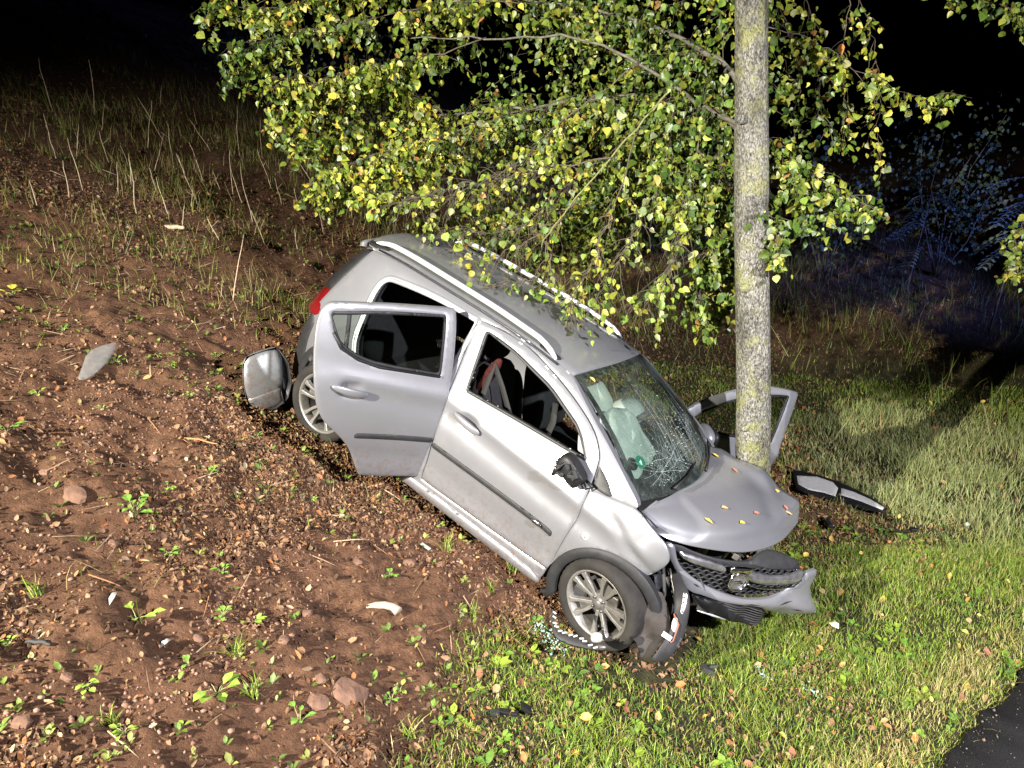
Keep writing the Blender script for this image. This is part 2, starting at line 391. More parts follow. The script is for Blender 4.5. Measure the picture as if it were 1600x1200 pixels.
# ------------------------------------------------------------------ measured outlines (metres; car frame for the car, world for the rest)
FD=[(-1.484, 0.987), (-1.516, 1.18), (-1.56, 1.374), (-1.441, 1.386), (-1.303, 1.39), (-1.152, 1.383), (-0.927, 1.333), (-0.712, 1.268), (-0.531, 1.194), (-0.437, 1.114), (-0.4, 1.053), (-0.366, 0.908), (-0.345, 0.727), (-0.358, 0.6), (-0.369, 0.443), (-0.376, 0.289), (-0.648, 0.276), (-0.964, 0.271), (-1.428, 0.26), (-1.431, 0.55), (-1.454, 0.796)]
FDW=[(-1.37, 0.979), (-1.412, 1.169), (-1.461, 1.345), (-1.353, 1.34), (-1.206, 1.327), (-1.02, 1.288), (-0.901, 1.264), (-0.755, 1.211), (-0.6, 1.155), (-0.475, 1.029), (-0.68, 1.019), (-1.012, 1.002)]
RD=[(-1.51, 1.404), (-1.456, 1.009), (-1.457, 0.57), (-1.431, 0.258), (-1.688, 0.241), (-1.865, 0.24), (-1.937, 0.358), (-1.997, 0.455), (-2.104, 0.558), (-2.223, 0.643), (-2.296, 0.764), (-2.346, 0.961), (-2.371, 1.155), (-2.363, 1.25), (-2.336, 1.306), (-2.277, 1.328), (-1.915, 1.372)]
RDW=[(-2.301, 1.27), (-2.263, 1.166), (-2.211, 1.096), (-2.095, 1.046), (-1.955, 1.019), (-1.543, 1.011), (-1.581, 1.363), (-1.99, 1.324)]
RDDIV=[(-2.192, 1.293), (-2.177, 1.079)]
FEN=[(-0.366, 0.908), (-0.345, 0.727), (-0.358, 0.6), (-0.369, 0.443), (-0.376, 0.32), (-0.353, 0.402), (-0.293, 0.488), (-0.213, 0.571), (-0.127, 0.627), (-0.016, 0.664), (0.068, 0.665), (0.158, 0.635), (0.225, 0.777), (0.207, 0.84), (0.157, 0.886), (0.087, 0.904), (-0.07, 0.962), (-0.151, 0.948), (-0.228, 0.932)]
BUMP={'C': [0.5629, -0.2563, 0.6945], 'n': [0.7824, -0.6113, 0.1191], 'a': [0.6126, 0.7898, 0.0296], 'w': [-0.1122, 0.0499, 0.9924], 'band': [(-0.541, 0.155), (-0.522, 0.111), (-0.477, 0.059), (-0.422, 0.0), (-0.342, -0.085), (-0.289, -0.112), (-0.21, -0.116), (-0.087, -0.14), (0.086, -0.165), (0.266, -0.179), (0.349, -0.223), (0.419, -0.225), (0.552, -0.27), (0.711, -0.247), (0.831, -0.248), (0.742, -0.146), (0.655, -0.043), (0.671, 0.06), (0.655, 0.084), (0.543, 0.071), (0.532, 0.008), (0.472, -0.054), (0.372, -0.109), (0.235, -0.121), (0.081, -0.121), (-0.06, -0.098), (-0.195, -0.068), (-0.329, -0.016), (-0.417, 0.038), (-0.46, 0.099), (-0.491, 0.162)], 'grille': [(-0.485, 0.156), (-0.307, 0.112), (-0.135, 0.095), (0.005, 0.094), (0.105, 0.092), (0.29, 0.069), (0.469, 0.079), (0.528, 0.087), (0.534, 0.004), (0.475, -0.058), (0.374, -0.112), (0.237, -0.125), (0.083, -0.125), (-0.058, -0.102), (-0.193, -0.071), (-0.327, -0.02), (-0.416, 0.034), (-0.459, 0.096)], 'chromeL': [(-0.461, 0.134), (-0.4, 0.128), (-0.273, 0.114), (-0.141, 0.091), (-0.116, 0.046), (-0.251, 0.064), (-0.379, 0.082), (-0.443, 0.103)], 'chromeR': [(0.04, 0.074), (0.14, 0.057), (0.276, 0.046), (0.408, 0.056), (0.518, 0.087), (0.517, 0.032), (0.483, -0.007), (0.27, -0.023), (0.159, -0.011), (0.073, 0.008)], 'badge': [(-0.021, 0.01)], 'lower': [(-0.276, -0.128), (-0.086, -0.142), (0.268, -0.183), (0.342, -0.219), (0.368, -0.3), (0.265, -0.31), (0.152, -0.294), (-0.051, -0.25), (-0.202, -0.219)], 'cover': [(-0.044, 0.097), (0.099, 0.103), (0.164, 0.14), (0.255, 0.163), (0.393, 0.144), (0.509, 0.11), (0.486, 0.083), (0.3, 0.068), (0.106, 0.089)]}
HOODG=[[(-0.025, -0.558, 0.985), (0.004, -0.342, 1.0), (0.004, -0.0, 1.005), (-0.028, 0.297, 1.01), (-0.123, 0.626, 1.0)], [(-0.054, -0.699, 0.965), (0.092, -0.41, 0.985), (0.153, -0.057, 1.0), (0.13, 0.383, 1.02), (0.081, 0.709, 1.015)], [(-0.038, -0.725, 0.94), (0.185, -0.433, 0.965), (0.304, -0.108, 0.985), (0.351, 0.387, 1.01), (0.354, 0.738, 1.01)], [(0.0, -0.708, 0.91), (0.22, -0.486, 0.935), (0.415, -0.181, 0.945), (0.526, 0.256, 0.965), (0.582, 0.683, 0.975)], [(-0.035, -0.698, 0.885), (0.202, -0.547, 0.89), (0.426, -0.255, 0.885), (0.597, 0.206, 0.9), (0.629, 0.67, 0.93)], [(-0.06, -0.659, 0.865), (0.182, -0.59, 0.845), (0.469, -0.237, 0.835), (0.629, 0.169, 0.85), (0.665, 0.566, 0.88)]]
LINER={'o': [0.3222, -0.7679, 0.3884], 'n': [0.3274, -0.8306, 0.4505], 'a': [0.9303, 0.3668, -0.0], 'b': [-0.1652, 0.4191, 0.8928], 'p': [(-0.092, 0.166), (-0.036, 0.222), (0.047, 0.15), (0.106, 0.039), (0.082, -0.07), (0.051, -0.163), (0.022, -0.179), (-0.041, -0.107), (-0.074, -0.094), (-0.065, 0.04)]}
BCORN={'o': [0.3702, -0.7397, 0.5585], 'n': [-0.1249, -0.7961, 0.5921], 'a': [0.9879, -0.1549, 0.0], 'b': [0.0917, 0.5849, 0.8059], 'p': [(-0.2, 0.218), (-0.153, 0.218), (-0.068, 0.169), (0.016, 0.132), (0.072, 0.055), (0.118, -0.066), (0.14, -0.182), (0.116, -0.263), (0.07, -0.29), (0.069, -0.178), (0.044, -0.062), (-0.011, 0.029), (-0.084, 0.108), (-0.156, 0.152)], 'slot': [(-0.018, 0.117), (0.008, 0.125), (0.044, 0.062), (0.054, 0.016), (0.039, 0.017), (0.013, 0.073)], 'label': [(0.033, -0.122), (0.085, -0.114), (0.089, -0.142), (0.038, -0.151)], 'lamp': [(0.029, -0.043), (0.034, -0.011), (0.07, -0.039), (0.08, -0.09), (0.054, -0.086)]}
DARKF={'o': [0.2626, -0.599, 0.5049], 'n': [0.0921, -0.8494, 0.5197], 'a': [0.9942, 0.1078, -0.0], 'b': [-0.056, 0.5166, 0.8544], 'p': [(-0.127, 0.031), (-0.054, 0.157), (0.029, 0.088), (0.101, -0.016), (0.099, -0.124), (0.026, -0.108), (-0.078, -0.024)]}
ATRIM={'o': [-0.0048, -1.2019, 0.3382], 'n': [0.0, -0.6, 0.8], 'a': [1.0, 0.0, -0.0], 'b': [0.0, 0.8, 0.6], 'p': [(-0.15, 0.05), (-0.125, 0.057), (-0.09, 0.006), (-0.044, -0.02), (0.016, -0.007), (0.075, 0.018), (0.129, 0.013), (0.202, 0.029), (0.102, -0.025), (0.017, -0.055), (-0.044, -0.055), (-0.1, -0.01)], 'tooth': [(-0.143, 0.047), (-0.125, 0.057), (-0.101, 0.021), (-0.106, 0.003)], 'disc': [(0.103, 0.072), (0.132, 0.104), (0.169, 0.094), (0.188, 0.061), (0.169, 0.028), (0.13, 0.036)]}
RBUMP={'o': [-2.7997, -0.9427, 0.2577], 'n': [0.7881, -0.512, 0.3417], 'a': [0.5448, 0.8386, -0.0], 'b': [-0.2866, 0.1862, 0.9398], 'p': [(-0.167, 0.075), (-0.153, 0.142), (-0.057, 0.199), (0.043, 0.244), (0.088, 0.171), (0.123, 0.035), (0.125, -0.051), (0.166, -0.15), (0.116, -0.205), (-0.029, -0.256), (-0.099, -0.162), (-0.141, -0.051)], 'low': [(-0.099, -0.162), (0.122, -0.037), (0.166, -0.15), (0.116, -0.205), (-0.029, -0.256)], 'end': [(0.043, 0.244), (0.144, 0.142), (0.194, -0.002), (0.191, -0.108), (0.168, -0.16), (0.125, -0.051), (0.123, 0.035), (0.088, 0.171)]}
TRUNK=[(1.808, 5.12, -0.835), (1.774, 5.12, -0.335), (1.734, 5.12, 0.192), (1.699, 5.12, 0.786), (1.658, 5.12, 1.342), (1.611, 5.12, 1.907), (1.579, 5.12, 2.396), (1.546, 5.12, 2.893), (1.518, 5.12, 3.326), (1.499, 5.12, 3.833), (1.47, 5.12, 4.369)]
LIMBS=[[(1.596, 5.287, 2.531), (1.412, 5.56, 2.723), (1.23, 5.962, 2.828), (0.861, 6.336, 2.846), (0.277, 6.587, 2.811), (-0.462, 6.783, 2.765), (-1.118, 6.886, 2.761)], [(1.59, 5.331, 2.828), (1.452, 5.607, 3.029), (1.267, 5.982, 3.214), (0.86, 6.373, 3.445), (0.343, 6.621, 3.562), (-0.413, 6.905, 3.789)], [(1.582, 5.254, 2.591), (1.314, 5.521, 2.765), (0.951, 5.713, 3.032), (0.535, 5.989, 3.236), (-0.109, 6.214, 3.279), (-0.689, 6.328, 3.308)], [(1.613, 5.472, 3.263), (1.513, 5.773, 3.542), (1.033, 6.309, 3.898), (0.112, 6.801, 4.115)], [(1.256, 5.683, 2.939), (1.01, 5.511, 2.733), (0.683, 5.303, 2.417), (0.458, 5.175, 2.186), (0.242, 5.143, 1.926), (0.22, 5.161, 1.818)], [(1.684, 5.562, 3.538), (1.954, 5.697, 3.63), (2.424, 5.889, 3.575), (2.975, 6.161, 3.441)], [(1.667, 5.488, 3.149), (1.559, 5.988, 2.907), (1.402, 6.489, 2.508), (1.04, 6.776, 2.097), (0.623, 7.035, 1.925)]]
SPRAYS=[[(0.343, 6.621, 3.562), (-0.398, 6.518, 3.568), (-1.071, 6.369, 3.435), (-1.577, 6.235, 3.346), (-1.936, 6.209, 3.266)], [(-0.413, 6.905, 3.789), (-1.118, 6.785, 3.743), (-1.653, 6.633, 3.598), (-2.177, 6.638, 3.614)], [(-0.109, 6.214, 3.279), (-0.647, 6.276, 3.146), (-1.083, 6.258, 3.091), (-1.471, 6.239, 3.033), (-1.854, 6.272, 3.137)], [(-0.454, 6.677, 2.762), (-0.955, 6.655, 3.02), (-1.348, 6.52, 2.929), (-1.729, 6.384, 2.831)], [(-1.118, 6.886, 2.761), (-1.401, 6.653, 2.691), (-1.636, 6.55, 2.697)], [(0.57, 6.395, 2.867), (-0.131, 6.129, 2.695), (-0.715, 6.082, 2.552), (-1.201, 6.042, 2.428), (-1.421, 6.015, 2.343)], [(0.277, 6.587, 2.811), (-0.347, 6.385, 2.513), (-0.844, 6.239, 2.387), (-1.348, 6.198, 2.259)], [(0.683, 5.303, 2.417), (0.134, 5.489, 2.343), (-0.413, 5.666, 2.241), (-0.89, 5.738, 2.138)], [(0.951, 5.713, 3.032), (0.41, 5.595, 2.671), (0.047, 5.504, 2.388), (-0.317, 5.555, 2.224), (-0.69, 5.648, 2.184)], [(1.23, 5.962, 2.828), (0.799, 5.851, 2.486), (0.363, 5.652, 2.196), (0.035, 5.57, 1.945), (-0.429, 5.69, 1.991)], [(0.458, 5.175, 2.186), (0.287, 5.162, 1.985), (0.029, 5.226, 1.857), (-0.238, 5.302, 1.767), (-0.569, 5.692, 1.996)], [(0.242, 5.143, 1.926), (0.277, 5.071, 1.703), (0.022, 5.11, 1.661), (-0.216, 5.162, 1.659)], [(0.919, 5.471, 2.613), (0.716, 5.211, 2.134), (0.572, 5.057, 1.822), (0.44, 4.994, 1.627), (0.37, 4.929, 1.429)], [(1.235, 5.79, 2.947), (1.085, 5.403, 2.402), (0.883, 5.183, 2.048), (0.703, 5.08, 1.73), (0.568, 5.009, 1.512)], [(1.399, 5.507, 2.722), (1.242, 5.31, 2.276), (1.133, 5.141, 1.919), (1.039, 5.05, 1.639), (0.882, 5.111, 1.502)], [(1.453, 5.361, 2.596), (1.424, 5.333, 2.186), (1.395, 5.313, 1.802), (1.322, 5.317, 1.491)], [(1.534, 5.321, 2.472), (1.536, 5.394, 2.05), (1.559, 5.484, 1.682), (1.508, 5.491, 1.379)], [(1.591, 5.254, 2.591), (1.794, 5.214, 2.466), (1.997, 5.16, 2.302), (2.201, 5.12, 2.177), (2.323, 5.093, 2.094)], [(1.675, 5.254, 2.266), (1.832, 5.175, 2.346), (1.909, 5.11, 2.146), (1.988, 5.07, 2.025)], [(1.75, 5.568, 3.233), (2.147, 5.633, 3.111), (2.534, 5.67, 2.901), (2.937, 5.732, 2.767), (3.162, 5.733, 2.769)], [(1.954, 5.697, 3.63), (2.111, 5.7, 3.318), (2.182, 5.674, 2.911), (2.257, 5.669, 2.574)], [(2.424, 5.889, 3.575), (2.411, 5.862, 3.168), (2.443, 5.843, 2.787), (2.387, 5.745, 2.484)], [(2.424, 5.889, 3.575), (2.64, 5.983, 3.216), (2.72, 5.947, 2.783), (2.729, 5.803, 2.34)], [(1.817, 5.784, 3.574), (2.084, 6.112, 3.29), (2.32, 6.424, 2.957), (2.333, 6.512, 2.578)], [(2.975, 6.161, 3.441), (3.35, 6.186, 3.518), (3.626, 6.147, 3.399), (3.856, 6.124, 3.326)], [(4.64, 6.588, 1.842), (4.367, 6.566, 1.773), (4.278, 6.491, 1.544), (4.356, 6.457, 1.439)], [(1.615, 5.087, 2.076), (1.752, 5.046, 2.014), (1.704, 4.989, 1.838)]]
LIMBS2=[[(1.04, 6.776, 2.097), (0.387, 6.936, 1.941), (-0.297, 7.027, 1.898)]]
STRIP=[(2.791, 7.051, -0.765), (2.919, 6.978, -0.771), (3.115, 6.785, -0.776), (3.247, 6.586, -0.778), (3.342, 6.269, -0.779), (3.303, 6.138, -0.779), (3.127, 6.245, -0.779), (2.97, 6.43, -0.777), (2.738, 6.528, -0.772), (2.664, 6.607, -0.768)]
STRIPW1=[(2.778, 6.908, -0.768), (2.958, 6.863, -0.773), (3.063, 6.732, -0.776), (3.062, 6.61, -0.777), (2.974, 6.456, -0.777), (2.893, 6.537, -0.775), (2.77, 6.58, -0.772), (2.716, 6.701, -0.769)]
STRIPW2=[(3.092, 6.608, -0.777), (3.183, 6.51, -0.778), (3.267, 6.362, -0.779), (3.314, 6.21, -0.779), (3.275, 6.163, -0.779), (3.165, 6.33, -0.779), (3.032, 6.479, -0.777)]
SHARD=[(-2.829, 4.805, 1.107), (-2.859, 4.94, 1.136), (-2.899, 5.097, 1.17), (-2.866, 5.207, 1.169), (-2.793, 5.312, 1.15), (-2.759, 5.172, 1.12), (-2.758, 4.99, 1.098), (-2.779, 4.849, 1.091)]
PTS=[(2.701, 5.937, -0.776), (3.358, 5.835, -0.78), (1.159, 3.987, -0.646), (3.903, 5.924, -0.78), (-3.415, 8.011, 1.727), (-0.738, 3.638, 0.086), (-0.07, 3.221, -0.245), (-2.027, 2.761, 0.53), (-0.585, 4.362, 0.105), (-1.867, 3.085, 0.5), (-1.621, 3.0, 0.386), (2.195, 4.572, -0.773), (-2.066, 4.541, 0.753), (1.55, 3.679, -0.748)]
STONES=[(-0.808, 3.012, 0.043), (-0.933, 2.915, 0.085), (-1.094, 3.417, 0.211), (-2.198, 4.343, 0.786), (-2.328, 3.708, 0.768), (-2.587, 3.902, 0.9), (-0.938, 3.006, 0.097), (-0.663, 4.158, 0.114), (-1.507, 3.37, 0.381), (-1.92, 2.425, 0.446), (-1.527, 3.115, 0.36), (-2.061, 3.509, 0.631), (-0.47, 4.138, 0.03), (-0.932, 3.954, 0.205), (-1.116, 3.09, 0.183), (-1.874, 2.664, 0.454)]
WEEDS=[(-2.837, 4.041, 1.022), (-3.694, 5.691, 1.576), (-2.037, 3.717, 0.646), (-1.768, 3.068, 0.456), (-1.451, 3.259, 0.344), (-1.318, 3.276, 0.29), (-1.529, 3.491, 0.404), (-1.32, 2.775, 0.233), (-0.992, 2.804, 0.097), (-2.006, 4.069, 0.673), (-1.692, 4.249, 0.561), (-1.316, 4.489, 0.43), (-0.773, 4.795, 0.235), (-0.52, 4.572, 0.102), (-0.755, 3.988, 0.134), (-2.444, 5.316, 1.003), (-2.572, 5.428, 1.07), (-2.953, 4.565, 1.132), (-2.74, 5.156, 1.11), (-2.595, 4.589, 0.983), (-2.131, 7.424, 1.115), (-2.173, 7.004, 1.084), (-3.422, 7.164, 1.632), (-1.142, 5.238, 0.443), (-1.481, 2.897, 0.315), (-1.799, 2.661, 0.422), (-1.828, 3.584, 0.541), (-0.604, 3.16, -0.026), (-0.635, 3.088, -0.021), (-2.144, 2.761, 0.58), (-1.755, 4.88, 0.661), (-2.298, 5.814, 0.999), (-3.208, 5.407, 1.338), (-2.204, 4.998, 0.865), (-1.841, 4.259, 0.625), (-0.34, 3.833, -0.06), (-4.42, 7.823, 2.131), (-3.914, 7.601, 1.891), (-3.742, 8.192, 1.886), (-2.992, 9.914, 1.768), (-2.882, 8.484, 1.556), (-2.204, 8.433, 1.263), (-3.618, 6.472, 1.635), (-1.916, 8.337, 1.13), (-0.85, 5.078, 0.3), (-1.58, 2.49, 0.31)]
TUFTS=[(-2.202, 3.073, 0.641), (-1.314, 3.025, 0.259), (-1.19, 2.833, 0.184), (-0.448, 4.405, 0.052), (-0.268, 3.867, -0.087), (-1.655, 2.554, 0.349), (-0.16, 4.117, -0.103), (-0.039, 4.363, -0.126), (-0.534, 2.94, -0.081)]
STALKS=[(-4.948, 8.888, 2.478), (-4.962, 9.337, 2.536), (-4.284, 7.781, 2.069), (-4.16, 8.525, 2.102), (-4.6, 9.824, 2.439), (-4.705, 10.649, 2.579), (-3.986, 9.075, 2.092), (-3.611, 8.429, 1.858), (-3.542, 8.88, 1.881), (-3.536, 9.064, 1.9), (-3.434, 8.29, 1.767), (-4.193, 11.517, 2.463), (-3.572, 9.951, 2.018), (-3.403, 9.891, 1.94), (-3.877, 11.765, 2.358), (-3.259, 9.784, 1.866), (-3.696, 12.25, 2.337), (-3.179, 10.786, 1.948), (-2.954, 10.379, 1.806), (-3.375, 12.459, 2.226), (-2.554, 7.007, 1.246), (-2.987, 9.216, 1.685), (-2.722, 10.42, 1.713), (-3.021, 12.145, 2.039), (-2.744, 11.707, 1.871), (-5.447, 10.917, 2.924), (-5.414, 12.939, 3.145), (-5.366, 15.85, 3.462), (-4.107, 15.027, 2.833), (-4.356, 7.352, 2.049), (-4.068, 10.184, 2.255), (-4.342, 10.518, 2.41), (-3.796, 8.095, 1.898), (-4.379, 8.241, 2.162), (-2.348, 9.973, 1.502), (-3.008, 8.152, 1.571), (-2.423, 10.981, 1.651), (-2.666, 8.543, 1.471), (-5.752, 10.497, 3.005), (-4.7, 9.555, 2.45), (-5.168, 10.461, 2.753), (-4.756, 12.675, 2.835), (-4.619, 15.26, 3.077), (-3.765, 9.964, 2.101), (-4.726, 11.231, 2.656), (-2.417, 8.922, 1.41), (-2.174, 11.028, 1.551), (-2.073, 12.099, 1.632), (-4.358, 9.953, 2.351), (-4.214, 8.969, 2.176)]
GLASS_PTS=[(0.138, 3.949, -0.249), (0.181, 3.888, -0.274), (0.152, 3.917, -0.258), (0.216, 3.851, -0.293), (0.183, 3.796, -0.285), (0.116, 3.977, -0.236), (0.251, 3.815, -0.312), (1.545, 4.053, -0.734), (1.787, 3.987, -0.762), (1.521, 4.107, -0.727), (1.827, 3.932, -0.766), (0.16, 3.852, -0.269), (0.205, 3.92, -0.28), (0.098, 3.904, -0.237)]
# ------------------------------------------------------------------ the car (car frame: x forward from the front axle, y left, z up)
PAINT = paint_material()
BLACKP = mat('black_plastic', (.007, .007, .0075), .5, spec=.3, var=.3, vscale=20, bump=.25, bscale=300, dist=.001)
TRIM = mat('dark_grey_trim', (.015, .015, .016), .6, spec=.3, var=.25, vscale=15, bump=.2, bscale=260, dist=.001)
RUBBER = mat('rubber', (.020, .019, .018), .75, var=.5, vscale=9, bump=.3, bscale=90, dist=.002)
TYRE = mat('tyre_rubber', (.020, .018, .016), .85, spec=.25, var=.45, vscale=7, bump=.3, bscale=70, dist=.002)
ALLOY = mat('alloy', (.21, .20, .185), .42, .6, var=.18, vscale=22)
ALLOYD = mat('alloy_dark', (.11, .105, .10), .5, .4, var=.3, vscale=16)
STEEL = mat('steel', (.12, .11, .10), .45, .7, var=.3, vscale=30)
CHROME = mat('chrome', (.75, .76, .78), .12, 1.0)
FABRIC = mat('seat_fabric', (.018, .018, .019), .95, spec=.15, var=.2, vscale=40, bump=.3, bscale=500, dist=.001)
FABRIC2 = mat('seat_side_fabric', (.022, .022, .022), .95, spec=.15, var=.2, vscale=40, bump=.3, bscale=500, dist=.001)
INTER = mat('interior_plastic', (.020, .020, .021), .7, var=.2, vscale=12)
HEADL = mat('headliner', (.30, .29, .27), .95)
AIRBAG = mat('airbag_cloth', (.27, .275, .26), .85, var=.08, vscale=14, bump=.6, bscale=26, dist=.012)
GLASS = glass('window_glass', (.52, .58, .54), .16)
WSGLASS = glass('windscreen_glass', (.66, .78, .71), .17, .02, .13)
SHATTER = mat('shattered_glass', (.26, .31, .28), .15, 0, spec=1.0)
REDLAMP = mat('red_lamp', (.10, .004, .005), .15, coat=1)
WHITEP = mat('white_plastic', (.36, .355, .34), .5, var=.12, vscale=30)
CLEAR = mat('clear_plastic', (.20, .195, .19), .25, var=.15, vscale=20); CLEAR.node_tree.nodes['Principled BSDF'].inputs['Alpha'].default_value = .55
ORANGE = mat('orange_part', (.22, .06, .025), .5)
WIRE = mat('engine_dark', (.012, .012, .014), .6, var=.5, vscale=25, bump=.6, bscale=40, dist=.01)
BELT = mat('belt_webbing', (.018, .018, .017), .9, spec=.2, bump=.3, bscale=600, dist=.001)
GREEN = mat('green_sticker', (.02, .13, .085), .5)
SEAT_RED = mat('red_cloth', (.03, .007, .006), .95, var=.5, vscale=30, spec=.1)
CARM = Matrix(((0.758691, 0.523385, 0.387886, 0.756455), (-0.527269, 0.843034, -0.106211, 4.603296), (-0.382590, -0.123939, 0.915567, -0.441581), (0, 0, 0, 1)))
car = empty('crashed_car'); car.matrix_world = CARM
tag(car, 'silver five door hatchback with crumpled nose stopped against the tree trunk', 'car')
def pchip(xs, ys):
    xs = np.array(xs, float); ys = np.array(ys, float); h = np.diff(xs); d = np.diff(ys)/h
    m = np.zeros_like(xs); m[0] = d[0]; m[-1] = d[-1]
    for i in range(1, len(xs)-1):
        m[i] = 0 if d[i-1]*d[i] <= 0 else 3*(h[i-1]+h[i])/((2*h[i]+h[i-1])/d[i-1]+(h[i]+2*h[i-1])/d[i])
    def f(x):
        x = np.clip(np.asarray(x, float), xs[0], xs[-1]); i = np.clip(np.searchsorted(xs, x)-1, 0, len(xs)-2)
        t = (x-xs[i])/h[i]
        return ys[i]*(1+2*t)*(1-t)**2+h[i]*m[i]*t*(1-t)**2+ys[i+1]*t*t*(3-2*t)+h[i]*m[i+1]*t*t*(t-1)
    return f
PROF = pchip([.05, .15, .25, .35, .45, .55, .65, .75, .83, .90, .95, 1.0, 1.1, 1.2, 1.3, 1.36, 1.40, 1.43],
             [.70, .745, .768, .780, .786, .793, .797, .794, .786, .770, .752, .734, .703, .668, .628, .598, .568, .525])
ZTOP = pchip([-3.1, -2.75, -2.2, -1.6, -1.2, -.84, .8], [1.36, 1.395, 1.43, 1.43, 1.415, 1.385, 1.385])
def sm(t): t = np.clip(t, 0, 1); return t*t*(3-2*t)
def S(x, z):
    x = np.asarray(x, float); z = np.asarray(z, float)
    k = sm((z-1.0)/.3); q_ = z*(1+k*(1.43/ZTOP(x)-1)); y = PROF(q_)
    y = y-.15*np.clip((x+.15)/.75, 0, 2)**2-.15*np.clip((-2.1-x)/.8, 0, 2)**2.0
    w = sm((x+2.3)/.3)*sm((.35-x)/.4); d = z-(.80-.075*(x+.3))
    y = y+w*(.010*np.exp(-(d/.035)**2)-.010*np.exp(-((d+.10)/.06)**2))
    return y-w*.007*np.exp(-((z-(.36-.03*(x+.3)))/.07)**2)
def smap(side, off=0.0): return lambda x, z: np.stack([x, side*(S(x, z)+off), z], 1)
def sin_(side): return (0, -side, 0)
def side_sheet(name, poly, side, mat_, parent, holes=(), off=0.0, **k):
    return sheet(name, poly, smap(side, off), sin_(side), mat_, parent, holes=holes, **k)
def spt(side, x, z, off=0.0): return Vector((x, side*(float(S(x, z))+off), z))
def grow(poly, d):
    A = np.array(poly, float); t = np.roll(A, -1, 0)-np.roll(A, 1, 0); t /= np.linalg.norm(t, axis=1)[:, None]
    n = np.stack([t[:, 1], -t[:, 0]], 1); area = .5*np.sum(A[:, 0]*np.roll(A[:, 1], -1)-np.roll(A[:, 0], -1)*A[:, 1])
    return [tuple(p) for p in A+n*d*(1 if area > 0 else -1)]
def strip_between(pa, pb):
    return list(pa)+list(pb)[::-1]
def frame_strip(name, poly, w, side, mat_, parent, off=.002):
    """thin seal following a window opening"""
    return side_sheet(name, grow(poly, .006), side, mat_, parent, holes=[grow(poly, -w)], off=off, sp=.05, thick=.016, roll=.003, ring=.004, it=1, step=.03)
def handle(parent, side, x0, x1, z0, z1):
    MBc = MB(); V, F = pillow((0, 0, 0), (1, 1, 1), 2.4, nu=20, nv=10)
    a, b = spt(side, x0, z0, .004), spt(side, x1, z1, .004); d = (b-a); L = d.length; d.normalize(); out = Vector((0, side, 0)); up = out.cross(d)
    c = (a+b)/2
    V2 = [c + d*(v.x*L) + up*(v.z*(.052+.014*v.x)) + out*(.034+v.y*.030-.030*(2*v.x)**2*.6) for v in map(Vector, V)]
    return part('handle', V2, F, PAINT, parent)
def moulding(parent, side, pts, h=.036, off=.010):
    top = [(x, z+h/2) for x, z in pts]; bot = [(x, z-h/2) for x, z in pts]
    return side_sheet('moulding', strip_between(top, bot), side, TRIM, parent, off=off, sp=.05, thick=.014, roll=.004, ring=.006, it=1)
def pane(name, poly, side, parent, mat_=GLASS, off=-.012):
    return side_sheet(name, poly, side, mat_, parent, off=off, sp=.06, thick=0, roll=0, it=1)
def set_hinge(o, hx, hy, ang, tilt=0, shift=(0, 0, 0)):
    """swing a door built in its closed place about the vertical hinge line"""
    h = Matrix.Translation((hx, hy, .6)); o.matrix_local = Matrix.Translation(shift) @ h @ Matrix.Rotation(R(ang), 4, 'Z') @ Matrix.Rotation(R(tilt), 4, 'Y') @ h.inverted()
def door_lining(name, poly, win, side, parent, off=-.055):
    zs = [(x, z) for x, z in poly if z < 1.02]
    belt = [(x, min(z, .99)) for x, z in poly]
    return side_sheet(name, grow([p for p in belt], -.03), side, INTER, parent, off=off, sp=.08, thick=.02, roll=.006, it=1)
def catmull_(P, t):
    """P (n,..), t in 0..n-1"""
    n = len(P); i = min(int(t), n-2); u = t-i; p = lambda k: P[k] if 0 <= k < n else (2*P[0]-P[1] if k < 0 else 2*P[-1]-P[-2])
    a, b, c, d = p(i-1), p(i), p(i+1), p(i+2)
    return .5*((2*b)+(-a+c)*u+(2*a-5*b+4*c-d)*u*u+(-a+3*b-3*c+d)*u**3)
# ---------------- front right door (closed)
def dish_map(side, hx, hz):
    def f(x, z):
        y = S(x, z)-.024*np.exp(-(((x-hx)/.058)**4+((z-hz)/.044)**4)); return np.stack([x, side*y, z], 1)
    return f
def front_door(side):
    d = sheet('front_door', grow(FD, -.0025), dish_map(side, -1.245, .826), sin_(side), PAINT, car, holes=[FDW], thick=.020, sp=.019 if side < 0 else .03)
    frame_strip('window_seal', FDW, .012, side, BLACKP, d)
    handle(d, side, -1.365, -1.135, .840, .812)
    moulding(d, side, [(-1.425, .547), (-1.0, .545), (-.60, .540), (-.47, .532), (-.445, .522)])
    door_lining('door_lining', FD, FDW, side, d)
    return d
fdr = front_door(-1)
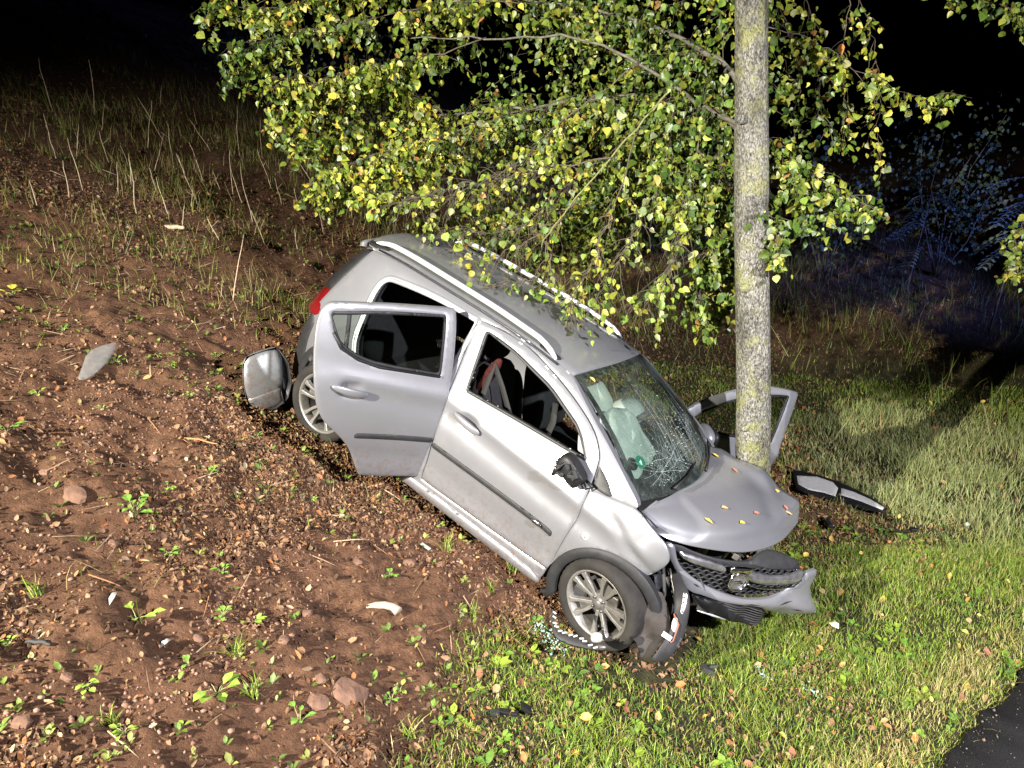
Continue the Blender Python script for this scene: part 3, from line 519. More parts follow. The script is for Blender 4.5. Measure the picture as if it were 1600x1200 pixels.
# badge plate on the moulding with the model lettering
bv, bf = pillow((0, 0, 0), (.075, .010, .026), 2.4); c_ = spt(-1, -.555, .540, .024)
MBb = Matrix.Rotation(R(-1), 3, 'Y')
bd = part('name_badge', [c_+MBb@Vector(v) for v in bv], bf, CHROME, fdr)
def lettering(text, size, M, mat_, parent, name='lettering', ext=.0008):
    cu = bpy.data.curves.new(name, 'FONT'); cu.body = text; cu.size = size; cu.extrude = ext; cu.align_x = 'CENTER'; cu.align_y = 'CENTER'
    tmp = bpy.data.objects.new('tmp_text', cu); COL.objects.link(tmp); dg = bpy.context.evaluated_depsgraph_get()
    me = bpy.data.meshes.new_from_object(tmp.evaluated_get(dg)); me.transform(M); me.materials.clear(); me.materials.append(mat_)
    bpy.data.objects.remove(tmp); bpy.data.curves.remove(cu)
    return link(name, me, parent)
lettering('KARL', .020, Matrix.Translation(c_+Vector((0, -.006, 0))) @ Matrix.Rotation(R(90), 4, 'X'), BLACKP, bd)
# broken mirror foot: black plastic with torn pieces, cap gone
mroot = spt(-1, -.46, .985, .03)
V, F = pillow((0, 0, 0), (.20, .10, .105), 3.2)
bm_ = []
for v in V:
    v = Vector(v); t = v.x/.10; v.z *= 1+.25*t; v.y *= 1-.2*t; v += Vector((0, 0, .02*math.sin(9*v.x+3*v.z*20)))
    bm_.append(mroot+Vector((-.035, -.06, .0))+Matrix.Rotation(R(22), 3, 'Y')@v)
mir = part('mirror', bm_, F, BLACKP, fdr); mir['label'] = 'black broken door mirror without its cap'
rb = MB()
for k in range(9):
    a = random.uniform(-.08, .08); b_ = random.uniform(-.05, .05)
    rb.box(mroot+Vector((-.03+a, -.115+random.uniform(-.012, .012), b_)), (random.uniform(.02, .07), .02, random.uniform(.012, .03)), Matrix.Rotation(random.uniform(-1, 1), 3, 'Y'))
bevel(rb.part('torn_rib', TRIM, mir, False), .003)
rim_ = [mroot+Vector((-.095+.012*math.cos(t)*2, -.07+.058*math.sin(t), .0+.066*math.cos(t)))+Vector((.0, 0, -.02)) for t in np.linspace(0, 2*math.pi, 22)]
V, F = tube(rim_, .010, 6, False); part('mirror_rim', V, F, BLACKP, mir)
V, F = tube([mroot+Vector((.03, -.04, -.03)), mroot+Vector((.09, -.06, -.055)), mroot+Vector((.115, -.035, -.035)), mroot+Vector((.05, -.01, -.03))], [.012, .009, .010, .012], 6); part('mirror_stalk', V, F, BLACKP, mir)
# jagged glass crumbs left in the window seal
gl = MB()
for k in range(46):
    t = random.random(); i = random.randrange(len(FDW)); a, b = FDW[i], FDW[(i+1) % len(FDW)]
    x, z = a[0]+(b[0]-a[0])*t, a[1]+(b[1]-a[1])*t; s_ = random.uniform(.004, .014)
    gl.box(spt(-1, x, z, -.012)+Vector((random.uniform(-.01, .01), 0, random.uniform(-.012, .012))), (s_, .005, s_*.8), Matrix.Rotation(random.uniform(0, 3), 3, 'Y'))
o = gl.part('glass_crumb', SHATTER, fdr, False); o['kind'] = 'stuff'
# sail panel in front of the window
side_sheet('sail_panel', [(-.605, 1.148), (-.485, 1.035), (-.415, 1.04), (-.455, 1.115), (-.53, 1.185)], -1, PAINT, fdr, off=-.004, sp=.04, thick=.01)
# ---------------- rear right door, swung wide open
rdr = sheet('rear_door', RD, dish_map(-1, -2.10, .862), sin_(-1), PAINT, car, holes=[RDW], thick=.022, sp=.020)
rdr['label'] = 'silver rear side door swung wide open'
frame_strip('window_seal', RDW, .014, -1, BLACKP, rdr)
pane('window_pane', grow(RDW, -.004), -1, rdr)
side_sheet('window_divider', [(-2.204, 1.300), (-2.182, 1.302), (-2.166, 1.076), (-2.190, 1.082)], -1, BLACKP, rdr, off=-.002, sp=.05, thick=.012, roll=.002, it=1)
handle(rdr, -1, -2.23, -1.99, .880, .846)
moulding(rdr, -1, [(-1.466, .572), (-1.7, .572), (-1.95, .562), (-1.995, .557)])
door_lining('door_lining', RD, RDW, -1, rdr)
belt_ = [(-1.545, 1.006), (-1.955, 1.014), (-2.095, 1.041), (-2.211, 1.091), (-2.27, 1.17)]
V, F = tube([spt(-1, x, z, .004) for x, z in belt_], .009, 6); part('belt_moulding', V, F, BLACKP, rdr)
set_hinge(rdr, -1.455, -.77, 60)
# ---------------- left doors
fdl = front_door(1); fdl['label'] = 'silver driver door bent forward past its hinge'
pane('window_pane', grow(FDW, -.004), 1, fdl)
V, F = pillow((0, 0, 0), (.12, .20, .15), 2.5); mb_ = spt(1, -.57, 1.075, .17)
mv = [mb_+Matrix.Rotation(R(-14), 3, 'Y')@Vector((v.x*(1 if v.x > 0 else .55), v.y, v.z*(1-.18*v.y/.1))) for v in map(Vector, V)]
ml = part('mirror', mv, F, PAINT, fdl); V, F = pillow(mb_+Vector((-.045, 0, 0)), (.05, .185, .135), 3); part('mirror_housing', V, F, BLACKP, ml)
V, F = tube([spt(1, -.50, 1.04, -.01), spt(1, -.56, 1.06, .09)], .025, 8); part('mirror_foot', V, F, BLACKP, ml)
side_sheet('sail_panel', [(-.605, 1.148), (-.485, 1.035), (-.415, 1.04), (-.455, 1.115), (-.53, 1.185)], 1, BLACKP, fdl, off=-.004, sp=.04, thick=.01)
set_hinge(fdl, -.38, .75, -126, 5, (0, 0, -.10))
rdl = side_sheet('rear_door', RD, 1, PAINT, car, holes=[RDW], thick=.022, sp=.05)
pane('window_pane', grow(RDW, -.004), 1, rdl); frame_strip('window_seal', RDW, .014, 1, BLACKP, rdl); handle(rdl, 1, -2.23, -1.99, .880, .846); moulding(rdl, 1, [(-1.466, .572), (-1.95, .562), (-1.995, .557)])
# ---------------- body sides
def arc(cx, cz, r, a0, a1, n): return [(cx+r*math.cos(R(a0+(a1-a0)*i/n)), cz+r*math.sin(R(a0+(a1-a0)*i/n))) for i in range(n+1)]
AP = [(-.828, 1.372), (-.69, 1.302), (-.55, 1.232), (-.44, 1.180), (-.34, 1.130), (-.26, 1.088), (-.189, 1.048), (-.10, 1.00), (-.07, .962)]
outer = AP+[(-.151, .948), (-.228, .932), (-.366, .908), (-.352, .728), (-.365, .60), (-.376, .443), (-.384, .26), (-.40, .18), (-1.2, .175), (-1.9, .185), (-2.02, .24)]
outer += arc(-2.385, .30, .385, -10, 190, 14)[0:15]
outer += [(-2.80, .33), (-2.83, .60), (-2.80, .80), (-2.735, .98), (-2.665, 1.14), (-2.60, 1.29), (-2.57, 1.375), (-2.45, 1.408), (-2.2, 1.418), (-1.9, 1.420), (-1.6, 1.419), (-1.3, 1.409), (-1.0, 1.390)]
RDO = [(-1.565, 1.352), (-1.555, 1.0), (-1.545, .55), (-1.53, .30), (-1.80, .285), (-1.88, .33), (-1.965, .44), (-2.07, .60), (-2.19, .70), (-2.26, .80), (-2.30, .95), (-2.325, 1.13), (-2.325, 1.225), (-2.295, 1.275), (-2.23, 1.295), (-1.915, 1.336)]
for sd in (-1, 1):
    it_ = side_sheet('inner_trim', grow(outer, -.02), sd, INTER, car, holes=[grow(FD, .0), grow(RDO, .0)], off=-.056, sp=.09, thick=.012, roll=.004, it=1)
    fr = side_sheet('side_frame', outer, sd, PAINT, car, holes=[grow(FD, .004), RDO], thick=.05, sp=.035, roll=.006)
    side_sheet('rear_glass_trim', [(-2.738, .985), (-2.668, 1.14), (-2.603, 1.29), (-2.575, 1.36), (-2.64, 1.355), (-2.72, 1.22), (-2.80, 1.05), (-2.815, .985)], sd, BLACKP, fr, off=-.004, sp=.05, thick=.02, roll=.004, it=1)
    # inner step round the rear opening
    side_sheet('door_seal', grow(RDO, .030), sd, BLACKP, fr, holes=[grow(RDO, -.004)], off=-.022, sp=.06, thick=.03, roll=.006, it=1)
    side_sheet('step_line', grow(RDO, .046), sd, PAINT, fr, holes=[grow(RDO, .022)], off=.003, sp=.06, thick=.006, roll=.004, ring=.005, it=1)
    # black triangle ahead of the door
    side_sheet('quarter_trim', [(-.392, 1.052), (-.30, 1.005), (-.226, .944), (-.262, .932), (-.358, .930)], sd, BLACKP, fr, off=.006, sp=.04, thick=.012, roll=.004, it=1)
    # black cladding of the rear arch and the light sill strip
    a_ = arc(-2.385, .30, .395, -25, 200, 22); b_ = arc(-2.385, .30, .325, -25, 200, 22)
    side_sheet('arch_cladding', strip_between(a_, b_), sd, TRIM, fr, off=.012, sp=.05, thick=.05, roll=.008, ring=.01, it=1)
    pts = [(-2.0, .20), (-1.9, .150), (-1.2, .142), (-.50, .140), (-.40, .148), (-.39, .19), (-.5, .222), (-1.2, .226), (-1.9, .226)]
    side_sheet('sill_strip', pts, sd, PAINT, fr, off=.022, sp=.05, thick=.05, roll=.012, ring=.014, it=1)
# ---------------- front fenders
def fen_map(side):
    def f(x, z):
        y = S(x, z)
        buck = sm((x+.05)/.3)*(.017*np.arcsin(.97*np.sin(11*(x+.6*z)))+.016*np.abs(np.sin(13*x-8*z)))-.04*sm((x-.05)/.2)
        crease = -.018*np.exp(-((z-(.83-.55*(x+.15)))/.035)**2)*sm((x+.25)/.15)
        return np.stack([x, side*(y+buck+crease), z], 1)
    return f
fen = sheet('fender', FEN, fen_map(-1), (0, 1, 0), PAINT, car, sp=.022, thick=.012); fen['label'] = 'buckled silver front fender'
V, F = pillow(spt(-1, -.254, .652, .004), (.046, .020, .040), 2.0); part('side_repeater', V, F, mat('repeater_lens', (.72, .66, .56), .2), fen)
V, F = pillow(spt(-1, -.254, .652, .014), (.016, .008, .014), 2.0); part('bulb', V, F, ORANGE, fen)
a_ = arc(.005, .30, .372, 20, 205, 20)+[(-.385, .10)]; b_ = arc(.005, .30, .308, 20, 205, 20)+[(-.315, .07)]
side_sheet('arch_cladding', strip_between(a_, b_), -1, TRIM, fen, off=.010, sp=.04, thick=.05, roll=.010, ring=.012, it=1)
V, F = tube([Vector((-.07, -.72, .962)), Vector((-.02, -.715, .945)), Vector((.07, -.70, .915))], [.002, .006, .003], 6); part('open_seam', V, F, BLACKP, fen)
fl = sheet('fender', FEN, lambda x, z: np.stack([x, (S(x, z)-.05*sm((x+.1)/.2)+.03*np.sin(17*x+9*z)*sm((x+.15)/.2)), z], 1), (0, -1, 0), PAINT, car, sp=.035)
# ---------------- roof, rails, antenna
def RZ(x, y):
    c = pchip([-3.0, -2.7, -2.2, -1.6, -1.2, -.9, -.75], [1.405, 1.440, 1.475, 1.485, 1.470, 1.435, 1.41])(x)
    e = ZTOP(x)-.006; t = np.clip(np.abs(y)/.535, 0, 1.1); return c-(c-e)*t**2.6
roofpoly = [(-.835, -.530), (-.805, -.40), (-.785, -.2), (-.778, 0), (-.785, .2), (-.805, .40), (-.835, .530), (-1.3, .545), (-2.0, .545), (-2.5, .53), (-2.64, .50), (-2.70, .3), (-2.72, 0), (-2.70, -.3), (-2.64, -.50), (-2.5, -.53), (-2.0, -.545), (-1.3, -.545)]
roof = sheet('roof', roofpoly, lambda x, y: np.stack([x, y, RZ(x, y)], 1), (0, 0, -1), PAINT, car, sp=.05, thick=.02, roll=.007, it=1)
sheet('headliner', grow(roofpoly, -.03), lambda x, y: np.stack([x, y, RZ(x, y)-.035], 1), (0, 0, -1), HEADL, roof, sp=.1, thick=.01, it=1)
# spoiler lip over the tailgate
sp_ = [(-2.735, 0), (-2.715, -.3), (-2.655, -.505), (-2.69, -.52), (-2.74, -.47), (-2.78, -.3), (-2.80, 0), (-2.78, .3), (-2.74, .47), (-2.69, .52), (-2.655, .505), (-2.715, .3)]
sheet('spoiler', sp_, lambda x, y: np.stack([x, y, RZ(np.clip(x, -2.9, -1), y)-.006-.55*np.clip(-2.68-x, 0, 1)], 1), (0, 0, -1), PAINT, car, sp=.04, thick=.03, roll=.01, ring=.012, it=1)
for sd in (-1, 1):
    # ditch joint between roof skin and cant rail
    V, F = tube([Vector((x, sd*.5495, float(RZ(np.array([x]), np.array([.5495]))[0])+.0015)) for x in np.linspace(-2.5, -.95, 14)], .0065, 6); part('ditch_seal', V, F, BLACKP, roof)
    V, F = tube([Vector((x, sd*.562, float(ZTOP(x))-.001)) for x in np.linspace(-2.35, -1.15, 10)], .0035, 6); part('ditch_trim', V, F, CHROME, roof)
    n = 30; xs = np.linspace(-2.60, -.985, n); V, F = [], []
    for i, x in enumerate(xs):
        t = i/(n-1); h = .052*min(1, (min(t, 1-t)/.09))**.6; yb = .500-.012*math.cos(t*3)
        zb = float(RZ(np.array([x]), np.array([yb]))[0]); w = .017
        for dy, dz in ((-w, h-.022), (-w*.75, h+.001), (-.004, h+.008), (w*.7, h+.003), (w, h-.012), (w*.8, h-.024)):
            V.append((x, sd*(yb+dy), zb+max(dz, -.012)))
        if i: F += [((i-1)*6+k, (i-1)*6+(k+1) % 6, i*6+(k+1) % 6, i*6+k) for k in range(6)]
    F += [tuple(range(6)), tuple((n-1)*6+k for k in range(5, -1, -1))]
    rl = part('roof_rail', V, F, mat('rail_paint', (.62, .63, .65), .32, .5) if sd < 0 else bpy.data.materials['rail_paint'], car)
    for x0, x1 in ((-2.635, -2.45), (-1.14, -.965)):
        ft = [(x0, .485), (x0+.01, .515), ((x0+x1)/2, .525), (x1-.01, .515), (x1, .49), ((x0+x1)/2, .478)]
        sheet('rail_foot', [(x, sd*y) for x, y in ft], lambda x, y: np.stack([x, y, RZ(x, y)+.014], 1), (0, 0, -1), BLACKP, rl, sp=.05, thick=.02, roll=.006, it=1)
az = float(RZ(np.array([-2.45]), np.array([0]))[0])
V, F = pillow((-2.45, 0, az+.008), (.07, .045, .03), 2.4); an = part('antenna', V, F, BLACKP, car); V, F = tube([(-2.45, 0, az+.015), (-2.53, 0, az+.13), (-2.58, 0, az+.20)], [.006, .004, .003], 6); part('antenna_rod', V, F, BLACKP, an)
# ---------------- hood: buckled, raised on the tree side
G = np.array(HOODG)
def catmull(P, t):
    """P (n,..), t in 0..n-1"""
    n = len(P); i = min(int(t), n-2); u = t-i; p = lambda k: P[k] if 0 <= k < n else (2*P[0]-P[1] if k < 0 else 2*P[-1]-P[-2])
    a, b, c, d = p(i-1), p(i), p(i+1), p(i+2)
    return .5*((2*b)+(-a+c)*u+(2*a-5*b+4*c-d)*u*u+(-a+3*b-3*c+d)*u**3)
NU, NV = 46, 44; V, F = [], []
HP = np.zeros((NV+1, NU+1, 3))
for j in range(NV+1):
    tj = j/NV*(len(G)-1); row = np.array([catmull(G[:, k], tj) for k in range(G.shape[1])])
    for i in range(NU+1):
        p = catmull(row, i/NU*(G.shape[1]-1)); u_, v_ = i/NU, j/NV
        p = p+np.array([0, 0, 1])*(-.017*sm((.30+.06*v_-u_)/.045)*sm(v_/.15)*sm((1.02-v_)/.25)         # swage step
                                   - .020*math.exp(-(((u_-.80)/.10)**2+((v_-.38)/.22)**2)) + .016*math.exp(-(((u_-.90)/.05)**2+((v_-.25)/.15)**2))
                                   - .010*math.exp(-(((u_-.74)/.05)**2+((v_-.55)/.08)**2)) + .006*math.sin(9*u_+5*v_)*sm(v_*2))
        p = p+np.array([.3, 0, 1])*(.016*sm((u_-.84)/.12)*math.asin(.96*math.sin(24*v_+6*u_))*.8*sm(v_/.1)*sm((.75-v_)/.2)+.003*sm((u_-.55)/.3)*math.asin(.95*math.sin(15*v_-9*u_)))
        HP[j, i] = p
idx2 = lambda j, i: j*(NU+1)+i
V = [tuple(p) for p in HP.reshape(-1, 3)]; F = [(idx2(j, i), idx2(j+1, i), idx2(j+1, i+1), idx2(j, i+1)) for j in range(NV) for i in range(NU)]
hood = part('hood', V, F, PAINT, car); hood['label'] = 'silver hood buckled where it meets the tree'
m_ = hood.modifiers.new('solid', 'SOLIDIFY'); m_.thickness = .014; m_.offset = -1
# ---------------- windscreen
NWU, NWV = 28, 20; WV = np.zeros((NWV+1, NWU+1, 3))
def WS(u, v):
    """u -1 right .. 1 left, v 0 top .. 1 cowl"""
    top = np.array([-.828+.05*(1-u*u), .530*u, 1.374+.036*(1-abs(u)**2.4)]); bot = np.array([-.10+.14*(1-u*u), .70*u, .985+.015*(1-u*u)])
    p = top+(bot-top)*v; bul = .045*math.sin(math.pi*v)*(1-.35*u*u); return p+np.array([.45, 0, .89])*bul
V = [tuple(WS(-1+2*i/NWU, j/NWV)) for j in range(NWV+1) for i in range(NWU+1)]; k_ = NWU+1
F = [(j*k_+i, (j+1)*k_+i, (j+1)*k_+i+1, j*k_+i+1) for j in range(NWV) for i in range(NWU)]
ws = part('windscreen', V, F, WSGLASS, car); ws['label'] = 'cracked windscreen with greenish tint'
def wsn(u, v):
    e = .01; a = WS(u+e, v)-WS(u-e, v); b = WS(u, v+e)-WS(u, v-e); n = np.cross(b, a); return n/np.linalg.norm(n)
# dark printed border
BV, BF = [], []; ring_o, ring_i = [], []
def border(t):
    if t < 1: return (-1+2*t, 0), (-1+.07+2*t*.93, .05)
    if t < 2: return (1, t-1), (.93, .05+(t-1)*.80)
    if t < 3: return (1-2*(t-2), 1), (.93-1.86*(t-2), .85)
    return (-1, 1-(t-3)), (-.93, .85-.80*(t-3))
N_ = 96
for i in range(N_):
    o_, i_ = border(4*i/N_); i_ = (max(-.93, min(.93, i_[0])), i_[1])
    for q_ in (o_, i_): BV.append(tuple(WS(*q_)+wsn(*q_)*(-.004)))
for i in range(N_): a = 2*i; b = 2*((i+1) % N_); BF.append((a, b, b+1, a+1))
part('windscreen_border', BV, BF, BLACKP, ws)
# cracks: fine raised fracture lines, dense around two impact points low on the glass
cv, cf = [], []
def crack(path, w):
    for a, b in zip(path[:-1], path[1:]):
        A, B = WS(*a)+wsn(*a)*.0022, WS(*b)+wsn(*b)*.0022; d = B-A; L = np.linalg.norm(d)
        if L < 1e-6: continue
        n = wsn(*a); s_ = np.cross(n, d/L)*w; o_ = len(cv); cv.extend([tuple(A-s_), tuple(A+s_), tuple(B+s_), tuple(B-s_)]); cf.append((o_, o_+1, o_+2, o_+3))
rc = random.Random(5)
def radial(c, n, r0, r1, squash, w):
    for k in range(n):
        a = 2*math.pi*k/n+rc.uniform(-.2, .2); L = rc.uniform(r0, r1); p = [c]; x, y = c; da = a
        for s in range(7):
            da += rc.gauss(0, .10); x += math.cos(da)*L/7; y += math.sin(da)*L/7*squash
            if abs(x) > .93 or y < .06 or y > .93: break
            p.append((x, y))
        crack(p, w*rc.uniform(.5, 1.2))
    for rr in np.linspace(.04, r0*.9, 9):
        a0 = rc.uniform(0, 6); a1 = a0+rc.uniform(1.2, 4.5); p = []
        for t in np.linspace(a0, a1, 16):
            x, y = c[0]+math.cos(t)*rr*(1+rc.gauss(0, .05)), c[1]+math.sin(t)*rr*squash*(1+rc.gauss(0, .05))
            if abs(x) < .93 and .06 < y < .93: p.append((x, y))
        if len(p) > 2: crack(p, w*.8)
radial((-.56, .84), 22, .22, .60, .75, .0006); radial((-.25, .80), 16, .2, .55, .8, .0006); radial((.30, .74), 8, .2, .5, .9, .0005)
for k in range(26):   # long streaks running up the glass
    u0 = rc.uniform(-.35, .65); v0 = rc.uniform(.75, .92); L = rc.uniform(.15, .6); p = [(u0+.10*t*L+rc.gauss(0, .004), v0-t*L) for t in np.linspace(0, 1, 8)]; crack(p, .0012*rc.uniform(.4, 1.3))
crk = part('crack', cv, cf, SHATTER, ws, False); crk['kind'] = 'stuff'
gb = MB()
for k in range(170):
    c0 = [(-.52, .86), (-.22, .78), (.35, .6), (.1, .7)][rc.randrange(4)]; u_, v_ = c0[0]+rc.gauss(0, .16), c0[1]+rc.gauss(0, .11)
    if abs(u_) < .92 and .1 < v_ < .93:
        s_ = rc.uniform(.001, .0032); gb.box(Vector(WS(u_, v_)+wsn(u_, v_)*.003), (s_*2, s_*1.5, s_), Matrix.Rotation(rc.uniform(0, 3), 3, 'Z'))
o = gb.part('glass_splinter', SHATTER, ws, False); o['kind'] = 'stuff'
# round green emission sticker inside the lower corner
cst = WS(-.78, .74)-wsn(-.78, .74)*.003; nst = wsn(-.78, .74); ta = np.cross(nst, [0, 0, 1.]); ta /= np.linalg.norm(ta); tb = np.cross(nst, ta)
V = [tuple(cst)]+[tuple(cst+(ta*math.cos(t)+tb*math.sin(t))*.042) for t in np.linspace(0, 2*math.pi, 25)[:-1]]
stk = part('sticker', V, [(0, 1+i, 1+(i+1) % 24) for i in range(24)], GREEN, ws, False)
lettering('4', .05, Matrix.Translation(Vector(cst+nst*.001)) @ Matrix(((ta[0], -tb[0], nst[0], 0), (ta[1], -tb[1], nst[1], 0), (ta[2], -tb[2], nst[2], 0), (0, 0, 0, 1))) @ Matrix.Rotation(math.pi, 4, 'Z'), mat('sticker_print', (.75, .8, .76), .6), stk, ext=.0003)
# cowl and wiper
V, F = [], []
for i in range(25):
    u_ = -1+2*i/24; a = WS(u_, 1.0); V += [tuple(a+np.array([-.05, 0, .005])), tuple(a+np.array([.015, 0, -.028])), tuple(a+np.array([.09, 0, -.095]))]
    if i: F += [((i-1)*3+k, (i-1)*3+k+1, i*3+k+1, i*3+k) for k in range(2)]
cowl = part('cowl', V, F, BLACKP, car)
for u0, u1 in ((-.55, .05), (.15, .80)):
    V, F = tube([WS(u0, .97)+wsn(u0, .97)*.03, WS((u0+u1)/2, .93)+wsn(0, .9)*.028, WS(u1, .88)+wsn(u1, .88)*.02], [.011, .008, .005], 6); part('wiper', V, F, BLACKP, car)
# ---------------- tailgate, rear window, lamps
def tail_map(y, z):
    x = pchip([.2, .5, .8, 1.0, 1.2, 1.38, 1.45], [-2.93, -2.96, -2.94, -2.90, -2.81, -2.70, -2.66])(z); return np.stack([x+.20*(np.abs(y)/.7)**3, y, z], 1)
tg = sheet('tailgate', [(-.60, .55), (-.64, .80), (-.60, 1.0), (-.555, 1.2), (-.50, 1.36), (.50, 1.36), (.555, 1.2), (.60, 1.0), (.64, .80), (.60, .55)], tail_map, (1, 0, 0), PAINT, car, sp=.07, thick=.03, it=1)
sheet('rear_window', [(-.53, 1.02), (-.52, 1.2), (-.47, 1.35), (.47, 1.35), (.52, 1.2), (.53, 1.02)], lambda y, z: tail_map(y, z)-np.array([.008, 0, 0]), (1, 0, 0), mat('dark_rear_glass', (.012, .012, .013), .08, coat=.5), tg, sp=.1, thick=.01, it=1)
def corner_map(sd):
    def f(s, z):   # wraps from the body side round to the tailgate
        a = np.clip(s, 0, 1)*math.pi/2
        xs = -2.73-.10*np.sin(a); w = S(np.full_like(z, -2.72), z)
        return np.stack([-2.715-.20*np.sin(a)+.19*np.clip((z-.8)/.5, 0, 1), sd*(w+.004-.14*(1-np.cos(a))), z], 1)
    return f
for sd in (-1, 1):
    lp = sheet('tail_light', [(-.05, .80), (.0, .95), (.10, 1.07), (.30, 1.10), (.75, 1.05), (.80, .82), (.4, .76)], corner_map(sd), (.6, -sd*.8, 0), REDLAMP, car, sp=.12, thick=.03, roll=.012, ring=.03, it=1, step=.08)
# rear bumper core left on the car: dark plastic, and its torn silver corner hanging off
def rb_map(y, z): return np.stack([-2.93+.30*(np.abs(y)/.72)**4, y, z], 1)
rbu = sheet('rear_bumper', [(-.70, .24), (-.72, .60), (-.5, .62), (.5, .62), (.72, .60), (.70, .24)], rb_map, (1, 0, 0), TRIM, car, sp=.08, thick=.06, roll=.02, ring=.02, it=1)
side_sheet('bumper_side', [(-2.70, .30), (-2.76, .22), (-2.86, .24), (-2.88, .45), (-2.84, .70), (-2.78, .80), (-2.72, .74), (-2.745, .55)], -1, TRIM, rbu, off=.006, sp=.04, thick=.03, roll=.01, it=1)
fm, inw = frame_map(RBUMP, lambda u, v: -1.1*(u+.02)**2-.9*(v+.0)**2)
hb = sheet('bumper_corner', RBUMP['p'], fm, tuple(inw), PAINT, rbu, sp=.02, thick=.016, roll=.012, ring=.014, it=2); hb['label'] = 'torn silver rear bumper corner hanging loose'
fm2, _ = frame_map(RBUMP, lambda u, v: -1.1*(u+.02)**2-.9*(v+.0)**2+.006)
sheet('lower_lip', grow(RBUMP['low'], -.006), fm2, tuple(inw), PAINT, hb, sp=.02, thick=.02, roll=.006, it=1)
E3 = [np.array(RBUMP['o'])+np.array(RBUMP['a'])*u+np.array(RBUMP['b'])*v for u, v in RBUMP['end']]
nE = len(E3); cE = sum(E3)/nE; bk = inw*.16+np.array(RBUMP['a'])*.015
V = [tuple(p+inw*.03) for p in E3]+[tuple(cE+bk)]+[tuple(cE+(p-cE)*.62+inw*.05+np.array(RBUMP['a'])*.004) for p in E3]
F = [(i, (i+1) % nE, nE+1+(i+1) % nE, nE+1+i) for i in range(nE)]+[(nE+1+i, nE+1+(i+1) % nE, nE) for i in range(nE)]
part('open_end', V, F, BLACKP, hb)
ring3 = [p+inw*.03 for p in E3]; V, F = tube([Vector(p) for p in ring3[:6]], .006, 6); part('end_edge', V, F, TRIM, hb)
mdv = MB()   # body of the bumper corner behind its face
L0 = [np.array(RBUMP['o'])+np.array(RBUMP['a'])*u+np.array(RBUMP['b'])*v for u, v in RBUMP['p']]
nL = len(L0); cL = sum(L0)/nL
V = [tuple(p+inw*.022) for p in L0]+[tuple(cL+(p-cL)*.82+inw*.15) for p in L0]; F = [(i, (i+1) % nL, nL+(i+1) % nL, nL+i) for i in range(nL)]+[tuple(range(nL, 2*nL))]
part('bumper_back', V, F, TRIM, hb)
# ---------------- floor, bulkhead, engine bay: dark structure below the skin
st = MB(); st.box((-1.25, 0, .24), (2.3, 1.40, .10)); st.box((-2.45, 0, .42), (.75, 1.06, .40)); st.box((-.16, 0, .60), (.10, 1.26, .62)); st.box((-1.95, 0, .38), (.5, 1.24, .25))
fl_ = bevel(st.part('floor_pan', INTER, car, False), .02)
eb = MB(); eb.box((.10, .08, .48), (.36, .84, .50)); eb.box((.36, .22, .62), (.10, .46, .16)); eb.box((.04, -.30, .78), (.20, .18, .12)); eb.box((.30, .12, .80), (.20, .36, .10)); eb.box((.38, .34, .78), (.12, .12, .10))
bevel(eb.part('engine', WIRE, car, False), .02)
# bits seen in the gap under the hood: latch, orange lever, little connectors
lb = MB()
for k in range(14): lb.box((.50+random.uniform(-.03, .05), .05+random.uniform(-.10, .16), .72+random.uniform(-.05, .05)), (random.uniform(.01, .04),)*3, Matrix.Rotation(random.random()*3, 3, 'X'))
o = bevel(lb.part('engine_clip', STEEL, car, False), .003); o['kind'] = 'stuff'
V, F = tube([(.53, .06, .70), (.55, .055, .76), (.54, .05, .80)], .010, 6); part('latch_lever', V, F, ORANGE, car)
# loose hoses and cables behind the torn corner
for k, (a_, b_, c_c) in enumerate((((.16, -.60, .72), (.30, -.66, .50), (.24, -.70, .30)), ((.22, -.55, .66), (.36, -.60, .52), (.42, -.48, .36)), ((.12, -.62, .60), (.22, -.70, .44), (.34, -.66, .24)), ((.30, -.40, .70), (.44, -.42, .60), (.50, -.30, .44)), ((.40, -.05, .74), (.52, .02, .70), (.50, .20, .74)))):
    P3 = [Vector(catmull_(np.array([a_, b_, c_c]), t)) for t in np.linspace(0, 2, 9)]
    V, F = tube(P3, .007 if k % 2 else .011, 6); part('hose', V, F, (RUBBER, STEEL, BLACKP)[k % 3], car)
# dashboard and steering wheel
db = []; dV, dF = pillow((0, 0, 0), (.42, 1.30, .30), 3.2, None, 28, 12)
dash = part('dashboard', [Vector((-.28, 0, .88))+Matrix.Rotation(R(12), 3, 'Y')@v for v in dV], dF, INTER, car)
V, F = tube([Vector((-.62, .36, .92))+Matrix.Rotation(R(-62), 3, 'Y')@Vector((.18*math.cos(t), .18*math.sin(t), 0)) for t in np.linspace(0, 2*math.pi, 33)], .016, 8, False)
sw = part('steering_wheel', V, F, INTER, car); V, F = pillow((-.60, .36, .92), (.10, .18, .16), 2.4, Matrix.Rotation(R(-20), 3, 'Y')); part('wheel_hub', V, F, INTER, sw)
V, F = pillow((-.70, .36, .93), (.24, .40, .36), 2.2, Matrix.Rotation(R(20), 3, 'Y')); part('driver_airbag', V, F, AIRBAG, car)
def bagged(c, size, M, seed):
    V, F = pillow(c, size, 2.6, M, 26, 16); r_ = random.Random(seed); out = []
    for v in V:
        out.append(v+Vector((.010*math.sin(31*v.y+seed), .010*math.sin(27*v.z+2*seed), .012*math.sin(23*v.x+19*v.y+seed))))
    return out, F
V, F = bagged((-.42, -.33, 1.05), (.52, .62, .19), Matrix.Rotation(R(34), 3, 'Y'), 3); part('passenger_airbag', V, F, AIRBAG, car)
V, F = bagged((-.68, -.36, 1.265), (.20, .34, .035), Matrix.Rotation(R(28), 3, 'Y'), 5); part('sun_visor', V, F, HEADL, car)
